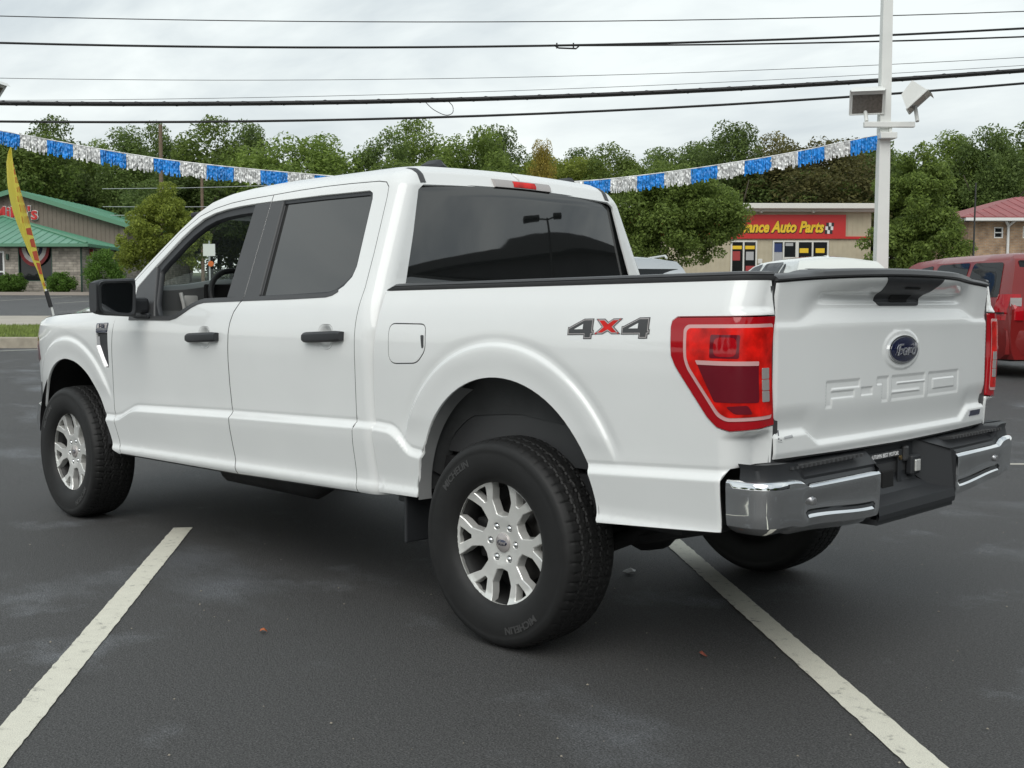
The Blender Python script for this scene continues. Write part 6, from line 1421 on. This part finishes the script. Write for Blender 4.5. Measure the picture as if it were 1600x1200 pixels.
# overhead wires
def wire(label, pts, r, d, sub=()):
    a = np.polyfit([p[0] for p in pts], [p[1] for p in pts], 2); xs = np.linspace(-46, 46, 60)
    t = MB(); t.tube([G(d, x, float(np.polyval(a, x))) for x in xs], r, 7); o = t.build('overhead_wire', WIRE); tag(o, label, 'wire', 'overhead wires across the road'); return a
wire('thin topmost overhead wire', [(-13.25, 8.69), (0, 8.56), (13.2, 8.84)], .013, 30)
wa = wire('medium black overhead wire with a clamp, second from the top', [(-13.3, 8.01), (0, 7.94), (13.24, 8.41)], .030, 30)
xs = np.linspace(1.3, 30, 30); mb = MB(); mb.tube([G(30, x, float(np.polyval(wa, x))-.004-.0175*(x-1.3)*(1 if x < 13.3 else 12/(x-1.3))) for x in xs], .022, 7); tag(mb.build('overhead_wire', WIRE), 'branch wire splitting off below the clamp toward the right', 'wire', 'overhead wires across the road')
wire('hair thin overhead wire midway between the two heavy cables', [(-14.6, 7.69), (0, 7.73), (14.6, 8.31)], .008, 33)
wire('hair thin overhead wire just above the thickest cable', [(-14.6, 7.10), (0, 7.39), (14.6, 8.12)], .007, 33.2)
wire('faint lowest hair thin wire touching the thickest cable', [(-14.6, 7.02), (0, 7.26), (14.6, 8.05)], .006, 33.4)
wb = wire('thickest twisted black overhead cable', [(-13.3, 6.47), (0, 6.62), (13.27, 7.34)], .060, 30)
mb = MB(); xs = np.linspace(-20, 20, 260); mb.tube([G(30-.05*math.sin(9*x), x, float(np.polyval(wb, x))+.05*math.cos(9*x)) for x in xs], .022, 5); tag(mb.build('overhead_wire', WIRE), 'strand wound round the thickest overhead cable', 'wire', 'overhead wires across the road')
wire('lowest black overhead cable above the tree tops', [(-13.3, 6.00), (0, 6.19), (13.28, 7.01)], .032, 30)
mb = MB(); lp = spline([(-2.25, 6.50), (-2.05, 6.32), (-1.75, 6.18), (-1.56, 6.23), (-1.55, 6.40), (-1.66, 6.53)], 8); mb.tube([G(30, x, z) for x, z in lp], .010, 6); tag(mb.build('cable_loop', WIRE), 'small slack loop of cable hanging from the thickest wire', 'cable')
mb = MB(); cz = float(np.polyval(wa, 1.4)); mb.tube([G(30, 1.08, cz), G(30, 1.2, cz-.07), G(30, 1.65, cz-.085), G(30, 1.72, cz-.02)], .022, 6); mb.tube([G(30, 1.15, cz+.06), G(30, 1.15, cz-.08)], .02, 6); mb.tube([G(30, 1.58, cz+.06), G(30, 1.58, cz-.08)], .02, 6); tag(mb.build('wire_clamp', WIRE), 'black splice clamp on the second overhead wire', 'clamp')
def upole(label, d, l, ztop, r, m=WOOD, group='utility poles before the tree line'):
    t = thing('utility_pole', label, 'utility pole', G(d, l, H(d)), LOTRZ, group); mb = MB(); h = ztop-H(d); mb.tube([(0, 0, -.1), (.03*h*.2, 0, h)], r, 10, r2=r*.75); mb.build('post', m, t); return t
upole('tall bare brown wooden pole rising above the trees left of the truck', 85, px2(256, 85), 14.4, .18); upole('shorter brown wooden pole just above the truck front pillar', 85, px2(319, 85), 10.5, .14)
t = upole('grey pole with boxes rising behind the parts store roof', 96, px2(1307, 96), 11.8, .10, GALV); zt = 11.8-H(96)
mb = MB(); mb.box((-.35, -.2, zt-1.25), (.55, .4, .62), bev=.06); mb.box((.28, -.2, zt-1.2), (.45, .4, .5), bev=.06); mb.build('transformer', GALV, t)
upole('thin dark post in front of the brick building', 50, px2(1516, 50), 6.55, .045, DKALLOY, None)
for i, (pa, pb, d) in enumerate((((-30, 9.6), (-6, 10.6), 84), ((-30, 8.3), (-4, 9.0), 84), ((-30, 7.7), (-8, 8.4), 84.3), ((12, 10.2), (30, 11.6), 97))):
    mb = MB(); mb.tube([G(d, pa[0]+(pb[0]-pa[0])*k/8, pa[1]+(pb[1]-pa[1])*k/8-.25*math.sin(math.pi*k/8)) for k in range(9)], .022, 5); o = mb.build('service_wire', GALV); tag(o, ['upper pale service wire before the left trees', 'middle pale service wire before the left trees', 'lowest pale service wire before the left trees', 'pale service wire to the grey pole behind the store'][i], 'wire', 'thin service wires before the trees')
# sign seen through the cab
t = thing('sign_post', 'small white sign board with orange disc on a thin post seen through the cab', 'sign', G(40, -10.59, H(40)), LOTRZ)
mb = MB(); mb.tube([(0, 0, 0), (0, 0, 2.85)], .03, 8); mb.build('post', GALV, t); mb = MB(); mb.box((.0, -.04, 2.53), (.42, .02, .42)); mb.build('board', WFR, t); mb = MB(); mb.lathe([(.10, 0), (.10, .02), (.001, .025)], 20, Matrix.Translation((.06, -.05, 2.05)) @ Matrix.Rotation(R(90), 4, 'X')); mb.build('reflector', mat('orange', (.65, .14, .02), .5), t)
# storm drain
t = thing('storm_drain', 'rusty storm drain grate in a pale concrete frame right of the bumper', 'drain', (.42, -6.02, 0), YR+R(0))
CON = mat('concrete', (.42, .40, .35), .9, noise=(6, .15), bump=(60, .3, .004)); RUST = mat('rusty_iron', (.075, .055, .045), .8, noise=(20, .4))
zz = .012
mb = MB(); mb.quad((-.36, -.52, .005), (.36, -.52, .005), (.36, .52, .005), (-.36, .52, .005)); mb.build('pit', DARK, t)
mb = MB()
for c, d_ in (((-.42, 0, zz), (.14, 1.32, .03)), ((.42, 0, zz), (.14, 1.32, .03)), ((0, .59, zz), (.70, .14, .03)), ((0, -.59, zz), (.70, .14, .03))): mb.box(c, d_, bev=.006)
mb.build('frame', CON, t)
for i in range(11): mb = MB(); mb.box((0, -.48+.096*i, .016), (.68, .045, .022), bev=.004); mb.build('grate_bar', RUST, t)
# litter
def flake(name, label, cat, c, s, m, n=7):
    mb = MB(); g = np.random.default_rng(int(abs(c[0]*997))+3); a = np.linspace(0, 2*math.pi, n, endpoint=False); ri = [(c[0], c[1], .02+g.uniform(0, .01))]+[(c[0]+s*math.cos(x)*g.uniform(.5, 1.2), c[1]+.6*s*math.sin(x)*g.uniform(.5, 1.2), .006+g.uniform(0, .014)) for x in a]
    mb.add(ri, [(0, 1+i, 1+(i+1) % n) for i in range(n)]); o = mb.build(name, m); tag(o, label, cat)
flake('paper_scrap', 'crumpled white paper scrap on the asphalt behind the near rear wheel', 'litter', (.393, -.313), .05, DW)
flake('dry_leaf', 'orange dry leaf lying on the asphalt left of the near rear wheel', 'leaf', (.78, 1.50), .026, mat('leaf_orange', (.42, .11, .03), .7))
flake('dry_leaf', 'small reddish leaf by the right hand bay line', 'leaf', (-.62, .52), .02, mat('leaf_red', (.20, .05, .03), .7))
mb = MB(); g = np.random.default_rng(4)
for _ in range(420):
    x, y = g.uniform(-3, 3.5), g.uniform(-6, 4); s_ = g.uniform(.002, .006); p = Vector((x, y, s_*.6))
    mb.add([p+Vector((s_, 0, 0)), p+Vector((0, s_, 0)), p+Vector((-s_, 0, 0)), p+Vector((0, -s_, 0)), p+Vector((0, 0, s_*.7))], [(0, 1, 4), (1, 2, 4), (2, 3, 4), (3, 0, 4)])
tag(mb.build('loose_grit', mat('grit', (.30, .27, .22), .9)), kind='stuff')
